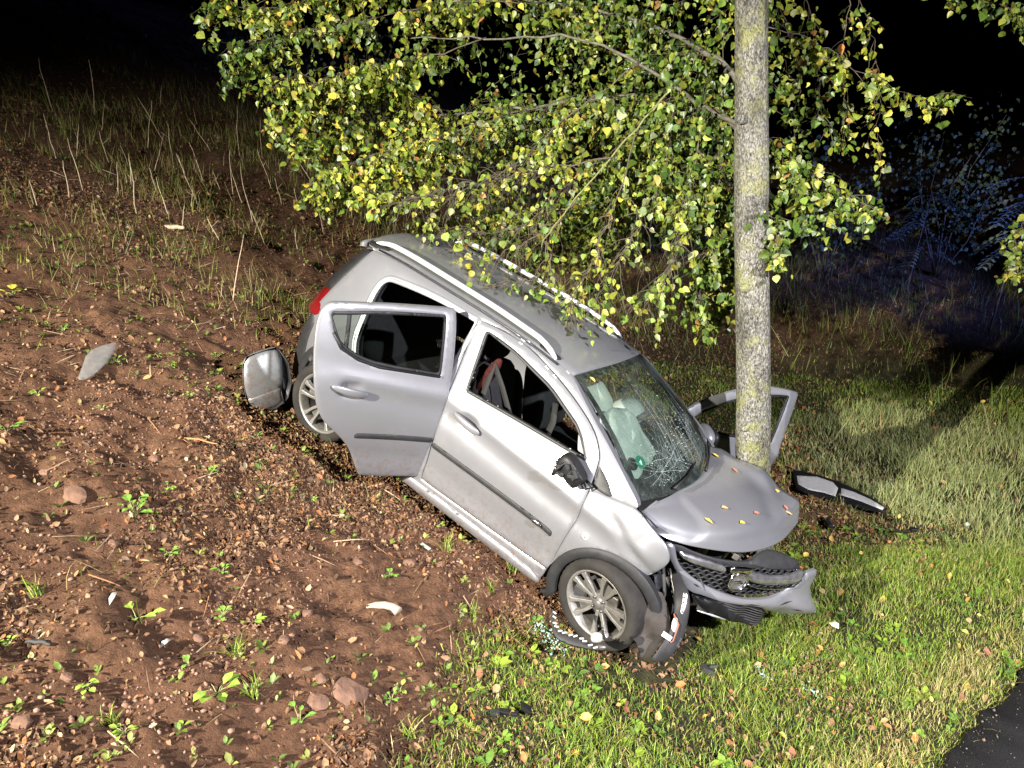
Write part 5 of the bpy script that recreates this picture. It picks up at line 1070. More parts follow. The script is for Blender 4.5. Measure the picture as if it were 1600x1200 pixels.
h = gr.uniform(.025, .085, n)*(1+1.4*tall+.35*rim_d)*np.clip(.75+1.1*fbm(x*2.2, y*2.2, 2, 76), .45, 1.5); c = gcols(n, (3, 4, 4, 2, 1.1, .6, 2.5, 1)); dry = gr.random(n) < (.04+.20*tall+.62*rim_d+.25*np.clip(fbm(x*1.4, y*1.4, 3, 75), 0, 1)); c[dry] = GPAL[[4, 5]][gr.integers(0, 2, dry.sum())]*gr.uniform(.8, 1.25, (dry.sum(), 1))
pale = tall[:, None]*.6; c = c*(1-pale)+np.array([.33, .36, .17])*pale
grass = link('grass', blades(x, y, z, h, gr.uniform(.0028, .0060, n)*(1+.5*(y > 6)), gr.uniform(.2, 1.2, n), c, 'grass', GRASS)); tag(grass, 'green and straw coloured grass of the roadside verge', 'grass', kind='stuff')
# broad leaved weeds between the grass: flat leaves
WL = np.array([(0, 0, 0), (.22, .30, .10), (.26, .62, .10), (0, 1, -.05), (-.26, .62, .10), (-.22, .30, .10), (0, .5, .05)]); WF = [(6, 0, 1), (6, 1, 2), (6, 2, 3), (6, 3, 4), (6, 4, 5), (6, 5, 0)]
def rosettes(x, y, z, nl, size, pal, name, up=.45):
    M, T, C_ = [], [], []
    for X, Y, Z_, s_ in zip(x, y, z, size):
        k = int(gr.integers(nl[0], nl[1])); c0 = pal[gr.integers(len(pal))]
        for i in range(k):
            a = gr.uniform(0, 2*math.pi); e = gr.uniform(.1, 1)*up+.1; d = np.array([math.cos(a)*math.cos(e), math.sin(a)*math.cos(e), math.sin(e)]); r_ = np.cross(d, [0, 0, 1]); r_ /= np.linalg.norm(r_); nn = np.cross(r_, d); L = s_*gr.uniform(.6, 1.15)
            M.append(np.stack([r_*L, d*L, nn*L], 1)); T.append((X+d[0]*.12*s_, Y+d[1]*.12*s_, Z_+gr.uniform(0, .5)*s_*.5)); C_.append(np.array(c0)*gr.uniform(.75, 1.25))
    return batch(name, WL, WF, np.array(M), np.array(T), np.array(C_), GRASS)
WPAL = [(.10, .19, .025), (.15, .26, .035), (.19, .27, .03), (.08, .15, .03)]
x, y, z = sample(2600, -.8, 4.5, 2.4, 6, lambda x, y: grassm(x, y)*.5*(vnoise(x*2, y*2, 81) > -.1)*off(x, y)); k = ~under_car(x, y, z)
o = link('verge_weeds', rosettes(x[k], y[k], z[k], (3, 8), gr.uniform(.03, .075, k.sum()), WPAL, 'verge_weeds')); tag(o, 'low broad leaved weeds mixed into the verge grass', 'weeds', kind='stuff')
# sparse seedlings on the soil and up the slope
soilw = lambda x, y: (1-grassm(x, y))*np.clip(.15+.9*fbm(x*1.3, y*1.3, 3, 91)+.35*sst(4.5, 7, y), 0, 1)
x, y, z = zip(*[sample(5000, -3.6, .6, 2.1, 6, lambda x, y: soilw(x, y)*.6), sample(9000, -9, 3, 6, 14, lambda x, y: soilw(x, y)*.8)]); x, y, z = map(np.concatenate, (x, y, z)); k = ~under_car(x, y, z)
o = link('seedlings', rosettes(x[k], y[k], z[k], (3, 7), gr.uniform(.015, .052, k.sum()), [(.11, .17, .03), (.16, .21, .04), (.20, .22, .05), (.09, .13, .03)], 'seedlings', .9)); tag(o, 'tiny green seedlings sprinkled over the soil slope', 'seedlings', kind='stuff')
x, y, z = zip(*[sample(46000, -10, 2.5, 6.0, 16, lambda x, y: (1-grassm(x, y))*np.clip(.35+1.1*fbm(x, y, 3, 95), 0, 1)), sample(12000, 2, 13, 9, 16, lambda x, y: (1-grassm(x, y))*.8), sample(3000, -3.6, .7, 2.1, 6.2, lambda x, y: (1-grassm(x, y))*np.clip(fbm(x, y, 3, 95)*.6-.05, 0, 1))]); x, y, z = map(np.concatenate, (x, y, z)); k = ~under_car(x, y, z); x, y, z = x[k], y[k], z[k]; n = len(x)
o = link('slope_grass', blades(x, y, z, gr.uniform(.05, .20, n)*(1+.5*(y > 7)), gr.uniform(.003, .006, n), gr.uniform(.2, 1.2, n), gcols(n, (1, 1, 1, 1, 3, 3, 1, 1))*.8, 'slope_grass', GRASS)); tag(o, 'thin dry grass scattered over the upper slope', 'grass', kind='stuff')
# leaf litter
LL = np.array([(0, -.5, 0), (.32, -.15, .10), (.26, .25, .14), (0, .55, .04), (-.28, .22, .12), (-.34, -.15, .14), (0, 0, -.04)]); LLF = [(6, 0, 1), (6, 1, 2), (6, 2, 3), (6, 3, 4), (6, 4, 5), (6, 5, 0)]
LITTER = attr_mat('dead_leaf', .75, .12, .3)
LPAL = np.array([(.11, .056, .028), (.16, .088, .044), (.22, .13, .068), (.065, .034, .020), (.22, .090, .032), (.28, .18, .075), (.11, .068, .040), (.33, .25, .15)])
def litd(x, y):
    pat = np.clip(.55+1.9*fbm(x*.8, y*.8, 3, 101), .05, 1); g = grassm(x, y)
    bare = np.clip(np.exp(-(((x+.80)/.66)**4+((y-3.55)/.92)**4)), 0, 1)*.95
    deep = np.exp(-(((x-2.6)/1.0)**2+((y-6.8)/1.3)**2))
    return np.clip((pat*(1-.80*g)+.9*deep)*(1-bare), 0, 1)*off(x, y)
x, y, z = zip(*[sample(200000, -3.7, 2.2, 2.0, 5.6, litd), sample(150000, -7, 6, 5.2, 10.5, lambda x, y: litd(x, y)), sample(30000, -8, 12, 10, 15, litd)]); x, y, z = map(np.concatenate, (x, y, z)); n = len(x)
s_ = np.clip(gr.lognormal(-3.85, .42, n), .008, .06)*(1+.2*(y > 6)); w = np.array([3, 3, 2.2, 2.4, 1.4, 1.0, 2, .4]); c = LPAL[gr.choice(8, n, p=w/w.sum())]*gr.uniform(.75, 1.2, (n, 1)); oran = gr.random(n) < .6*np.exp(-(((x-2.6)/1.0)**2+((y-6.8)/1.3)**2)); c[oran] = LPAL[[4, 5, 1]][gr.integers(0, 3, oran.sum())]
M = frames(x, y, .75)*s_[:, None, None]; M[:, :, 0] *= gr.uniform(.5, 1.1, (n, 1)); 
o = link('leaf_litter', batch('leaf_litter', LL, LLF, M, np.stack([x, y, z+gr.uniform(.002, .016, n)], 1), c, LITTER)); tag(o, 'brown and tan dead leaves covering the soil slope', 'leaf litter', kind='stuff')
# grit and overhanging straw along the road edge
x, y, z = sample(9000, 1.2, 6, 2.2, 6.5, lambda x, y: np.exp(-(np.clip(roadd(x, y), -.2, 9)/.30)**2)*(roadd(x, y) > -.15)); n = len(x); V_, F_c = (lambda b: b)((np.array([(1, 0, 0), (-1, 0, 0), (0, 1, 0), (0, -1, 0), (0, 0, 1), (0, 0, -1)], float), [(0, 2, 4), (2, 1, 4), (1, 3, 4), (3, 0, 4), (2, 0, 5), (1, 2, 5), (3, 1, 5), (0, 3, 5)]))
s_ = np.clip(gr.lognormal(-5.6, .5, n), .0015, .012); o = link('road_grit', batch('road_grit', V_, F_c, rots(n, tilt=.6)*s_[:, None, None], np.stack([x, y, np.where(roadd(x, y) > 0, -.755, z)+s_*.5], 1), np.array([(.10, .09, .08), (.05, .045, .04), (.16, .12, .09)])[gr.integers(0, 3, n)], LITTER)); tag(o, 'fine grit scattered along the road edge', 'grit', kind='stuff')
x, y, z = sample(16000, 1.0, 7, 2.0, 7.5, lambda x, y: np.exp(-((roadd(x, y)+.05)/.07)**2)); n = len(x)
o = link('edge_grass', blades(x, y, z, gr.uniform(.05, .13, n), gr.uniform(.003, .005, n), gr.uniform(.6, 1.6, n), gcols(n, (1, 1, 1, 1, 4, 4, 2, 1)), 'edge_grass', GRASS)); tag(o, 'straw coloured grass hanging over the road edge', 'grass', kind='stuff')
# larger fallen leaves in the grass, countable only roughly
x, y, z = sample(1900, -.6, 6.5, 2.4, 9.5, lambda x, y: grassm(x, y)*.7*(roadd(x, y) < .15)); k = ~under_car(x, y, z); x, y, z = x[k], y[k], z[k]; n = len(x)
FP = np.array([(.34, .13, .045), (.36, .19, .06), (.46, .34, .08), (.20, .085, .045), (.32, .22, .11)]); M = frames(x, y, .7)*gr.uniform(.022, .07, n)[:, None, None]
o = link('fallen_leaves', batch('fallen_leaves', LL, LLF, M, np.stack([x, y, z+gr.uniform(.01, .045, n)], 1), FP[gr.integers(0, 5, n)]*gr.uniform(.8, 1.2, (n, 1)), LITTER)); tag(o, 'orange and yellow fallen leaves lying in the grass', 'fallen leaves', kind='stuff')
# clods and pebbles
def blob(seed, sub=1):
    bm = bmesh.new(); bmesh.ops.create_icosphere(bm, subdivisions=sub, radius=1); r_ = random.Random(seed)
    for v in bm.verts: v.co *= r_.uniform(.72, 1.2)
    V = np.array([v.co[:] for v in bm.verts]); F = [tuple(q_.index for q_ in f.verts) for f in bm.faces]; bm.free(); return V, F
CLOD = attr_mat('clod', .95, 0, .2, .8, 55)
x, y, z = zip(*[sample(26000, -3.6, 1.0, 2.0, 5.6, lambda x, y: (1-grassm(x, y))*np.clip(.3+fbm(x*1.6, y*1.6, 3, 111), 0, 1)*(1-.75*np.exp(-(((x+.62)/.6)**4+((y-3.5)/1.0)**4)))), sample(6000, -6, 2, 5.6, 10, lambda x, y: (1-grassm(x, y))*.5)]); x, y, z = map(np.concatenate, (x, y, z)); k = ~under_car(x, y, z); x, y, z = x[k], y[k], z[k]; n = len(x)
s_ = np.clip(gr.lognormal(-5.1, .5, n), .003, .017); c = np.array([(.14, .072, .046), (.17, .092, .062), (.11, .056, .037), (.20, .125, .09), (.17, .10, .07)])[gr.integers(0, 5, n)]*gr.uniform(.8, 1.2, (n, 1))
V_, F_c = blob(1, 1); M = frames(x, y, .5)*s_[:, None, None]; M[:, :, 2] *= .62
o = link('soil_clods', batch('soil_clods', V_, F_c, M, np.stack([x, y, z+s_*.2], 1), c, CLOD)); tag(o, 'small reddish clods and pebbles strewn on the soil', 'clods', kind='stuff')
# twig bits
x, y, z = sample(2600, -5, 3, 2.0, 9, lambda x, y: (1-grassm(x, y))*np.clip(.4+fbm(x, y, 3, 121), 0, 1)); n = len(x)
SB = np.array([(-.5, -.012, 0), (-.5, .012, .012), (0, -.014, .02), (0, .014, .03), (.5, 0, .012)]); SF = [(0, 2, 3), (0, 3, 1), (2, 4, 3)]
o = link('twig_litter', batch('twig_litter', SB, SF, frames(x, y, .22)*gr.uniform(.05, .22, n)[:, None, None], np.stack([x, y, z+.012], 1), np.array([(.30, .22, .13), (.18, .11, .07), (.38, .30, .19), (.26, .13, .06)])[gr.integers(0, 4, n)], LITTER)); tag(o, 'thin dry twigs lying on the soil slope', 'twigs', kind='stuff')
# undergrowth of tall weeds behind the tree and the car
x, y, z = sample(9000, .8, 12, 7.6, 13, lambda x, y: (1-.75*grassm(x, y))*np.clip(.35+1.2*fbm(x*.9, y*.9, 3, 131), 0, 1)); k = ~under_car(x, y, z) & (((x-1.7)**2+(y-5.1)**2) > .2); x, y, z = x[k], y[k], z[k]; n = len(x)
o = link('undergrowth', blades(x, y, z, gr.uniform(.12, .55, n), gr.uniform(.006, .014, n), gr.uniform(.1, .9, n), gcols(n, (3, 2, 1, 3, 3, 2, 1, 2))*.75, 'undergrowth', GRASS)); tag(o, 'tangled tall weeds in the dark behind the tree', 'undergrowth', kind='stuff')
# ------------------------------------------------------------------ stones one can pick out
STONE = mat('red_stone', (.11, .058, .036), .9, var=.3, vscale=14, bump=.7, bscale=40, dist=.008)
SL = ['broad flat reddish stone slab, largest on the soil near the bottom edge', 'blocky reddish stone just left of the large slab', 'small square stone on the bare soil in front of the car', 'pale lump of stone below the loose bumper corner', 'flat reddish slab near the left edge of the slope', 'reddish stone high on the left edge under the shard', 'small stone above the large slab', 'flat stone near the sill of the car', 'small stone above the pair of leafy weeds', 'stone in the leaf litter at the bottom left corner', 'small stone left of the pair of leafy weeds', 'stone beside the tall leafy weed on the left', 'stone on the soil under the front wheel side', 'stone on the smooth patch of soil', 'stone below the pair of leafy weeds', 'stone among the litter left of the pale feather']
SS = [.085, .05, .032, .034, .06, .03, .03, .04, .025, .035, .024, .026, .028, .03, .026, .026]
for i, (p, s_, l) in enumerate(zip(STONES, SS, SL)):
    V_, F_s = blob(40+i, 2); X, Y = p[0], p[1]; N = gnormal(np.array([X]), np.array([Y]))[0]; q_ = Vector((0, 0, 1)).rotation_difference(Vector(N)).to_matrix()
    flat = .35 if s_ > .04 else .6
    V2 = [q_@Vector((np.sign(v[0])*abs(v[0])**.7*s_, np.sign(v[1])*abs(v[1])**.7*s_*.8, np.sign(v[2])*abs(v[2])**.6*s_*flat)) for v in V_]
    o = part('stone', V2, F_s, STONE, None, False); o.location = (X, Y, gz1(X, Y)+s_*flat*.35); o.rotation_euler = (0, 0, 0)
    tag(o, l, 'stone', 'stones on the soil slope')
# ------------------------------------------------------------------ small leafy weeds, each a plant
WEEDM = [mat('weed_leaf_a', (.10, .19, .028), .5, var=.3, vscale=40), mat('weed_leaf_b', (.16, .25, .035), .5, var=.3, vscale=40), mat('weed_leaf_y', (.42, .40, .05), .5, var=.3, vscale=40)]
STEMM = mat('weed_stem', (.16, .17, .06), .7)
def weed(p, kind, size, label, tall=False):
    w = empty('weed', (p[0], p[1], gz1(p[0], p[1]))); rw = random.Random(int(p[0]*1000)); MBl = MB(); MBs = MB()
    stems = 1 if not tall else 1; n = rw.randint(6, 10) if kind != 2 else 9
    for i in range(n):
        a = rw.uniform(0, 6.28); hgt = size*(rw.uniform(.2, 1.6) if tall else rw.uniform(.15, .7)); r_ = size*rw.uniform(.2, .75)
        b = Vector((math.cos(a)*r_, math.sin(a)*r_, hgt)); MBs.add(tube([(0, 0, -.01), tuple(b*.5+Vector((0, 0, size*.1))), tuple(b)], [.003, .0022, .0015], 5))
        d = Vector((math.cos(a), math.sin(a), rw.uniform(-.2, .5))).normalized(); r2 = d.cross(Vector((0, 0, 1))).normalized(); nn = r2.cross(d); L = size*rw.uniform(.55, .95)
        MBl.add(([b+(r2*v[0]*1.25+d*v[1]+nn*v[2])*L for v in WL], WF))
    MBs.part('stem', STEMM, w); MBl.part('leaves', WEEDM[kind], w, False); tag(w, label, 'weed', 'small weeds on the soil slope'); return w
WLAB = {0: 'bright green weed clump at the left edge of the slope', 1: 'sapling with bright yellow leaves at the left edge', 2: 'tall upright leafy weed on the left above the smooth soil', 3: 'dark green weed beside the pale feather', 4: 'left one of the pair of leafy weeds on bare soil', 5: 'right one of the pair of leafy weeds on bare soil', 7: 'round leaved green weed near the bottom left', 8: 'yellow green weed clump near the bottom edge', 6: 'small yellow green sprout right above the pair of leafy weeds', 9: 'small green sprout on the soil midway down the left slope', 10: 'low green sprout just right of the one midway down the slope', 11: 'green sprout under the bottom corner of the open rear door', 12: 'green sprout under the sill behind the front door', 13: 'green sprout below the sill near the grey green shard', 14: 'weed on bare soil halfway between open door and stub', 15: 'green sprig in litter right of the clear plastic shard', 16: 'sprig touching the right tip of the clear plastic shard', 17: 'low green creeper left of the clear plastic shard', 18: 'sprig between the shard and the bumper corner', 19: 'low weed just below the clear plastic shard', 20: 'light green sprig behind the tail light', 21: 'light green sprig left of the tail light', 22: 'weed on the slope above the clear plastic shard', 23: 'sprout beneath the open rear door beside the wheel', 24: 'sprout below the pale petal scrap', 25: 'sprout left of the round leaved weed at bottom left', 26: 'tiny sprout below the tall upright weed', 27: 'upper green weed at the edge of the verge grass, bottom centre', 28: 'lower green weed at the edge of the verge grass, bottom centre', 29: 'sprout at the left edge above the black rubber strip', 30: 'sprout beside the orange brown twig', 31: 'sprig left of the loose bumper corner', 32: 'sprig high at the left above the shard', 33: 'sprig in the litter left of the rear wheel', 34: 'sprout on the slope above the smooth soil patch', 35: 'grassy sprout on soil in front of the front wheel'}
for i, p in enumerate(WEEDS):
    far = p[1] > 5.5
    weed(p, 2 if i == 1 else (i % 2), (.085 if i in (0, 1, 2, 3, 7) else .05 if i in (4, 5, 8) else .042)*(1.2 if far else 1), WLAB.get(i, 'small green weed on the dark upper slope behind the car'), i in (2, 8))
TUFTM = mat('tuft_blade', (.17, .20, .045), .55, var=.4, vscale=30)
TL = ['bright grass tuft at the left edge below the soil bank', 'grass tuft below the right one of the paired weeds', 'grass tuft right beside the round leaved weed', 'grass tuft against the middle of the car sill', 'sparse grass tuft on soil ahead of the front wheel', 'grass tuft at the bottom left among the litter', 'grass tuft at the verge edge left of the front wheel', 'grass tuft close to the rear side of the front wheel', 'grass tuft at the bottom where soil meets verge']
for i, p in enumerate(TUFTS):
    n = 26; x = np.full(n, 0.0)+gr.normal(0, .012, n); y = gr.normal(0, .012, n)
    me = blades(x, y, np.zeros(n), gr.uniform(.06, .13, n), gr.uniform(.004, .007, n), gr.uniform(.5, 1.4, n), gcols(n, (2, 3, 3, 1, 2, 1, 2, 1)), 'grass_tuft', GRASS)
    o = link('grass_tuft', me); o.location = (p[0], p[1], gz1(p[0], p[1])); tag(o, TL[i], 'grass tuft', 'grass tufts on the soil')
# ------------------------------------------------------------------ dry stalks on the upper slope
STALK = mat('dry_stalk', (.42, .33, .22), .85, var=.3, vscale=20)
rs_ = random.Random(9)
for i, p in enumerate(STALKS):
    hgt = rs_.uniform(.25, .75); lean = Vector((rs_.gauss(.0, .24), rs_.gauss(0, .15), 1)); sl_ = ('tall ' if hgt > .5 else 'short ')+'dry stalk '+('leaning right' if lean.x > .15 else 'leaning left' if lean.x < -.15 else 'standing upright')+' on the soil slope behind the car'; pts = [Vector((0, 0, -.02))]
    for k in range(5): pts.append(pts[-1]+(lean+Vector((rs_.gauss(0, .08), rs_.gauss(0, .08), 0))).normalized()*hgt/5)
    m = MB().add(tube(pts, [.0055, .005, .0045, .004, .003, .002], 5))
    if rs_.random() < .5: m.add(tube([pts[3], pts[3]+Vector((rs_.gauss(0, .06), rs_.gauss(0, .05), .07))], [.003, .0015], 4))
    o = m.part('dry_stalk', STALK, None); o.location = (p[0], p[1], gz1(p[0], p[1]))
    tag(o, sl_ if i != 20 else 'dry stalk standing nearest, left of the car roof', 'stalk', 'dry stalks on the upper slope' if i != 20 else None)
# ------------------------------------------------------------------ debris
PLF = {}
def ground_plate(name, pts, mat_, parent, lift=.02, thick=.010, bulge=.015, **k):
    A = np.array(pts); c = A.mean(0); XY = [(p[0]-c[0], p[1]-c[1]) for p in A]
    if parent is not None: q0 = PLF[parent.name]; fmq = lambda u, v: q0(u+c[0], v+c[1])+np.array((0, 0, lift)); return sheet(name, XY, fmq, (0, 0, -1), mat_, parent, sp=.03, thick=thick, it=0, **k)
    base = gz1(c[0], c[1]); gx_ = (gz1(c[0]+.2, c[1])-gz1(c[0]-.2, c[1]))/.4; gy_ = (gz1(c[0], c[1]+.2)-gz1(c[0], c[1]-.2))/.4
    fm_ = lambda u, v: np.stack([u, v, lift+gx_*u+gy_*v+bulge*np.sin(9*u+4*v)], 1)
    o = sheet(name, XY, fm_, (0, 0, -1), mat_, None, sp=.03, thick=thick, it=1, **k); o.location = (c[0], c[1], base); PLF[o.name] = lambda X, Y: fm_(X-c[0], Y-c[1]); return o
strip = ground_plate('trim_strip', STRIP, BLACKP, None, .055, .02); 
ground_plate('silver_face', STRIPW1, WHITEP, strip, .006, .005); ground_plate('silver_face', STRIPW2, WHITEP, strip, .006, .005)
tag(strip, 'long black and silver trim strip torn off, lying in grass behind the hood', 'trim strip')
sh = ground_plate('plastic_shard', SHARD, CLEAR, None, .05, .006, .02); tag(sh, 'clear plastic lamp cover shard lying on the soil at the left', 'shard')
def debris(name, p, build, label, cat, lift=.03, rz=0):
    o = build(); o.name = name; o.data.name = name; o.location = (p[0], p[1], gz1(p[0], p[1])+lift); o.rotation_euler = (0, 0, rz); return tag(o, label, cat)
def mk(verts_faces, mat_, bv=.004):
    o = part('x', verts_faces.v, verts_faces.f, mat_, None, False); return bevel(o, bv) if bv else o
Rm = lambda a, ax: Matrix.Rotation(a, 3, ax)
debris('plastic_clip', PTS[0], lambda: mk(MB().box((0, 0, .01), (.05, .11, .03), Rm(.3, 'Y')).box((-.02, .07, .03), (.012, .07, .012), Rm(-.4, 'X')).box((.02, .05, .03), (.03, .012, .05), Rm(.5, 'Z')), BLACKP), 'small black plastic clip in the grass right of the hood', 'plastic clip', .045)
debris('plastic_fragment', PTS[1], lambda: mk(MB().box((-.07, 0, .0), (.15, .018, .014), Rm(.1, 'Y')).box((.03, 0, .012), (.05, .045, .03)), BLACKP), 'thin black fragment with a square end in the grass at the right', 'fragment', .05)
debris('plastic_chunk', PTS[2], lambda: mk(MB().box((0, 0, .015), (.085, .06, .03), Rm(.5, 'Y')).box((.035, .01, .03), (.05, .05, .02), Rm(-.6, 'X')).box((-.04, 0, .0), (.05, .04, .015), Rm(.8, 'Z')), RUBBER), 'black plastic chunk in the grass below the front bumper', 'fragment', .03)
debris('white_lump', PTS[3], lambda: (lambda VF: part('x', [Vector(v)*.022 for v in VF[0]], VF[1], WHITEP, None))(blob(77, 2)), 'small white round lump in the grass at the far right', 'lump', .05)
def stick_build(L, r_, mat_, bend=.02, n=7, ends=True):
    pts = [Vector((-L/2+L*i/(n-1), bend*math.sin(3.1*i/(n-1)), .004*math.sin(i*2.1))) for i in range(n)]; V, F = tube(pts, [r_*(.55+.45*math.sin(math.pi*(i+.6)/n)) for i in range(n)], 8); return part('x', V, F, mat_, None)
PALEW = mat('pale_wood', (.40, .34, .23), .8, var=.15, vscale=20, bump=.3, bscale=60)
debris('pale_stick', PTS[4], lambda: stick_build(.30, .024, PALEW), 'short pale piece of barkless wood on the dark slope', 'stick', .05, -.45)
debris('branch_stub', PTS[5], lambda: (lambda V_F: part('x', V_F[0], V_F[1], mat('stub_wood', (.26, .20, .15), .85, var=.2, vscale=25, bump=.4, bscale=40), None))(tube([(-.10, 0, 0), (-.05, .012, .006), (0, .012, .01), (.05, -.002, .008), (.085, -.03, .0)], [.014, .020, .021, .022, .027], 10)), 'pale bent branch stub lying on bare soil in front of the car', 'branch stub', .02, -.1)
debris('black_scrap', PTS[6], lambda: mk(MB().box((-.08, 0, .01), (.07, .035, .02), Rm(.6, 'X')).box((.0, .0, .01), (.10, .03, .02), Rm(-.3, 'Z')).box((.09, .02, .015), (.06, .05, .02), Rm(.7, 'Y')), BLACKP), 'black torn plastic scrap in the grass at the bottom centre', 'scrap', .025)
debris('rubber_strip', PTS[7], lambda: stick_build(.12, .010, RUBBER, .01), 'short black rubber strip in the litter at the bottom left', 'rubber strip', .02, -.2)
debris('grey_shard', PTS[8], lambda: mk(MB().box((0, 0, .008), (.10, .022, .008), Rm(.2, 'X')), mat('grey_green_shard', (.22, .25, .22), .3), .002), 'slim grey green shard on the soil beside the sill', 'shard', .015, -.9)
def petal(L, w, mat_):
    V = [(0, -L/2, 0), (w*.5, -L*.15, .012), (w*.42, L*.2, .014), (0, L/2, .0), (-w*.42, L*.2, .014), (-w*.5, -L*.15, .012), (0, 0, .002)]; o = part('x', V, LLF, mat_, None); m = o.modifiers.new('s', 'SOLIDIFY'); m.thickness = .002; return o
FEA = mat('pale_feather', (.30, .29, .26), .7)
debris('feather', PTS[9], lambda: petal(.11, .024, FEA), 'pale curled feather standing beside a dark green weed', 'feather', .03, .15)
debris('pale_petal', PTS[10], lambda: petal(.07, .03, FEA), 'small white leaf scrap below the pale feather', 'leaf scrap', .03, -.5)
debris('paper_scrap', PTS[11], lambda: petal(.09, .06, mat('paper', (.62, .58, .44), .9)), 'crumpled pale paper scrap in the grass right of the bumper', 'paper scrap', .06, .4)
debris('orange_twig', PTS[12], lambda: stick_build(.46, .006, mat('orange_twig', (.34, .13, .05), .8), .03), 'long orange brown twig lying on the soil left of the rear wheel', 'twig', .02, -.35)
# torn wheel arch trim lying against the front wheel
def carw(v): return CARM@Vector(v)
ATo, ATa, ATb, ATn = (np.array(ATRIM[k]) for k in 'oabn')
fmA, inwA = frame_map(ATRIM, lambda u, v: .02*np.sin(8*u))
RW = np.array(CARM.to_3x3()); tr0 = np.array(CARM.translation); oA = RW@ATo+tr0
fmW = lambda u, v: fmA(u, v)@RW.T+tr0-oA
ina = tuple(RW@np.array(inwA)*1.0)
at = sheet('arch_trim', ATRIM['p'], fmW, ina, TRIM, None, sp=.02, thick=.020, roll=.005, it=1); at.location = tuple(oA)
tag(at, 'broken grey wheel arch trim lying under the front wheel', 'arch trim')
tm = MB(); ed = ATRIM['p'][1:8]
for (u0, v0), (u1, v1) in zip(ed[:-1], ed[1:]):
    for t in (.2, .6):
        p = fmW(np.array([u0+(u1-u0)*t]), np.array([v0+(v1-v0)*t]))[0]-np.array(ina)*.006; tm.box(Vector(p), (.026, .010, .006), Rm(math.atan2(v1-v0, u1-u0), 'Z'))
bevel(tm.part('clip_tooth', WHITEP, at, False), .002)
dc = np.mean(np.array(ATRIM['disc']), 0); pd = fmW(dc[:1], dc[1:])[0]-np.array(ina)*.02
V, F = pillow(Vector(pd), (.064, .030, .060), 2.6); part('round_bracket', V, F, mat('dirty_bracket', (.26, .25, .23), .6, var=.4, vscale=40), at)
V, F = pillow(Vector(pd)+Vector((.02, -.01, -.055)), (.07, .03, .03), 2.2); part('bracket_foot', V, F, STEEL, at)
# crumbled safety glass
GC = mat('glass_crumbs', (.22, .34, .30), .2, spec=.9)
gmb = MB()
for p in GLASS_PTS:
    for k in range(9):
        X, Y = p[0]+random.gauss(0, .022), p[1]+random.gauss(0, .022); s_ = random.uniform(.003, .008); gmb.box((X, Y, gz1(X, Y)+random.uniform(.012, .03)), (s_*1.6, s_*1.2, s_), Rm(random.random()*3, 'Z')@Rm(random.random(), 'X'))
o = gmb.part('glass_crumbs', GC, None, False); tag(o, 'greenish crumbs of broken safety glass lying in the grass', 'glass crumbs', kind='stuff')
# leaves fallen on the hood and windscreen: each a thing
FLEAF = [mat('fallen_yellow', (.50, .40, .06), .6), mat('fallen_orange', (.42, .24, .10), .7), mat('fallen_brown', (.30, .12, .07), .7)]
hl = [(3, 40, 0, 'yellow leaf at the back corner of the hood by the mirror'), (10, 36, 2, 'reddish leaf on the hood near the fold by the tree'), (16, 22, 1, 'orange leaf in the middle of the hood'), (20, 15, 0, 'yellow leaf on the hood right of the wiper'), (24, 24, 0, 'small pale yellow leaf on the middle of the hood'), (23, 29, 2, 'dark curled leaf on the hood'), (21, 43, 0, 'green yellow leaf on the hood edge touching the trunk'), (26, 40, 2, 'reddish leaf on the hood beside the trunk'), (29, 40, 1, 'orange leaf on the hood below the trunk')]
for j, i, c_i, l in hl:
    p = CARM@Vector(HP[j, i]); V = [Vector((v[0]*.9, v[1], v[2]*.6))*.055 for v in LL]; o = part('fallen_leaf', V, LLF, FLEAF[c_i], None, False); o.matrix_world = Matrix.Translation(p+CARM.to_3x3()@Vector((0, 0, .008)))@CARM.to_3x3().to_4x4()@Matrix.Rotation(random.uniform(0, 6), 4, 'Z'); tag(o, l, 'leaf', 'leaves fallen on the car')
p = CARM@Vector(WS(-.80, .075)+wsn(-.8, .075)*.006); o = part('fallen_leaf', [Vector(v)*.045 for v in LL], LLF, FLEAF[0], None, False); o.location = p; o.rotation_euler = (.6, 0, 1); tag(o, 'yellow leaf stuck at the top corner of the windscreen', 'leaf', 'leaves fallen on the car')
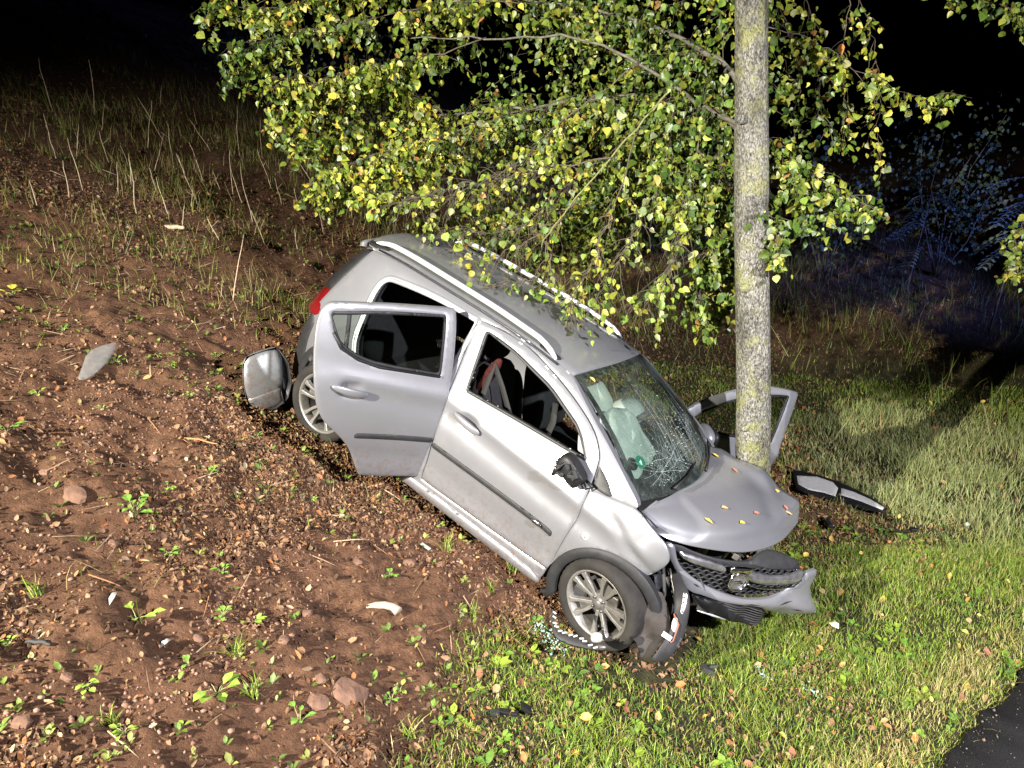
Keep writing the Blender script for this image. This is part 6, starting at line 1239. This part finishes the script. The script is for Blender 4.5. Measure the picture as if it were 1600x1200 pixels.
# ------------------------------------------------------------------ shrubs and saplings in the dark behind
SHR = attr_mat('shrub_leaf', .6, .2, .3)
def shrub(loc, h, w, n, pal, label, lsize=.05, stems=7):
    e = empty('shrub', (loc[0], loc[1], gz1(loc[0], loc[1]))); r_ = np.random.default_rng(int(abs(loc[0]*97+loc[1]*13))); mb = MB(); P_ = []
    for k in range(stems):
        a = r_.uniform(0, 6.28); tip = np.array([math.cos(a)*w*r_.uniform(.2, .8), math.sin(a)*w*r_.uniform(.2, .8), h*r_.uniform(.6, 1)]); pts = [np.array([0, 0, -.05])]+[tip*t+np.array([0, 0, .12*h*math.sin(3.1*t)])+r_.normal(0, .03*h, 3) for t in (.3, .6, 1)]
        mb.add(tube([Vector(p) for p in pts], [.016, .012, .008, .004], 5))
        for _ in range(n//stems): t = r_.uniform(.25, 1.05); P_.append(tip*t+np.array([0, 0, .12*h*math.sin(3.1*t)])+r_.normal(0, .13*w+.04, 3))
    mb.part('stem', TWIG, e); P_ = np.array(P_); P_[:, 2] = np.abs(P_[:, 2]); nn = len(P_); pal = np.array(pal)
    o = link('foliage', batch('foliage', LT, LF, leaf_frames(nn, r_)*r_.uniform(lsize*.6, lsize*1.2, nn)[:, None, None], P_, pal[r_.integers(0, len(pal), nn)]*r_.uniform(.7, 1.2, (nn, 1)), SHR), e); o['kind'] = 'stuff'
    return tag(e, label, 'shrub')
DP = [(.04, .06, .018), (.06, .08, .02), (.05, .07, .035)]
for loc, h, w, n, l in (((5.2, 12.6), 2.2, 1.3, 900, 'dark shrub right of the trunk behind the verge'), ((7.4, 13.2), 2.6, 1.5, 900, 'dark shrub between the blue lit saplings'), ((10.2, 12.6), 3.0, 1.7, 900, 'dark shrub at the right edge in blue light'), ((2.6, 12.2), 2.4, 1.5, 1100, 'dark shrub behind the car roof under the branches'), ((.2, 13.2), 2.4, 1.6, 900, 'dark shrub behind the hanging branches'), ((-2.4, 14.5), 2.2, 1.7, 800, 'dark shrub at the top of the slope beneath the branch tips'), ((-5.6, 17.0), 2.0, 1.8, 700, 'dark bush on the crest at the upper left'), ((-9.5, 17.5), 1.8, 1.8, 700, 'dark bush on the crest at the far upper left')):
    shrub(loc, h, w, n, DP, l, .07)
# saplings with feathered leaves caught by the blue light
def robinia(loc, h, n, label, lean=(0, 0), seed=1, gs=1.0):
    e = empty('sapling', (loc[0], loc[1], gz1(loc[0], loc[1]))); r_ = random.Random(seed); mb = MB(); M_, T_, C_ = [], [], []
    st_ = [Vector((0, 0, -.05)), Vector((lean[0]*.3, lean[1]*.3, h*.4)), Vector((lean[0]*.7, lean[1]*.7, h*.75)), Vector((lean[0], lean[1], h))]; mb.add(tube(st_, [.018, .014, .010, .005], 6))
    for k in range(n):
        t = r_.uniform(.35, 1); i = min(int(t*3), 2); b = st_[i].lerp(st_[i+1], t*3-i); a = r_.uniform(0, 6.28); d = Vector((math.cos(a), math.sin(a), r_.uniform(-.1, .5))).normalized(); L = r_.uniform(.38, .62)*gs; pts = [b]
        for s in range(8): d = (d+Vector((0, 0, -.13))).normalized(); pts.append(pts[-1]+d*L/8)
        mb.add(tube(pts, [.003]*9, 4))
        for s in range(1, 9):
            dd = (pts[s]-pts[s-1]).normalized(); sd_ = dd.cross(Vector((0, 0, 1))).normalized()
            for e_ in (-1, 1):
                tip = (sd_*e_+dd*.35+Vector((0, 0, -.15))).normalized(); nn = Vector((0, 0, 1))-tip*tip.z; nn.normalize(); x_ = tip.cross(nn); LL_ = .105*gs*r_.uniform(.8, 1.1)
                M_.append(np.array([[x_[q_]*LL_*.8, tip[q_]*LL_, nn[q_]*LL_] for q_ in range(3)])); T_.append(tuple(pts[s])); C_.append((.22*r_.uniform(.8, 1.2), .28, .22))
    mb.part('stem', TWIG, e); o = link('leaflets', batch('leaflets', WL, WF, np.array(M_), np.array(T_), np.array(C_), SHR), e); o['kind'] = 'stuff'; return tag(e, label, 'sapling', 'feather leaved saplings in blue light')
robinia((5.9, 11.3), 1.9, 16, 'feather leaved sapling nearest the trunk, pale in the light', (.1, -.2), 2)
robinia((7.2, 11.2), 2.3, 26, 'tallest feather leaved sapling in the blue light', (.2, -.3), 3, 1.2)
robinia((8.3, 11.0), 1.7, 18, 'low feather leaved sapling at the right in blue light', (.2, -.3), 4, 1.1)
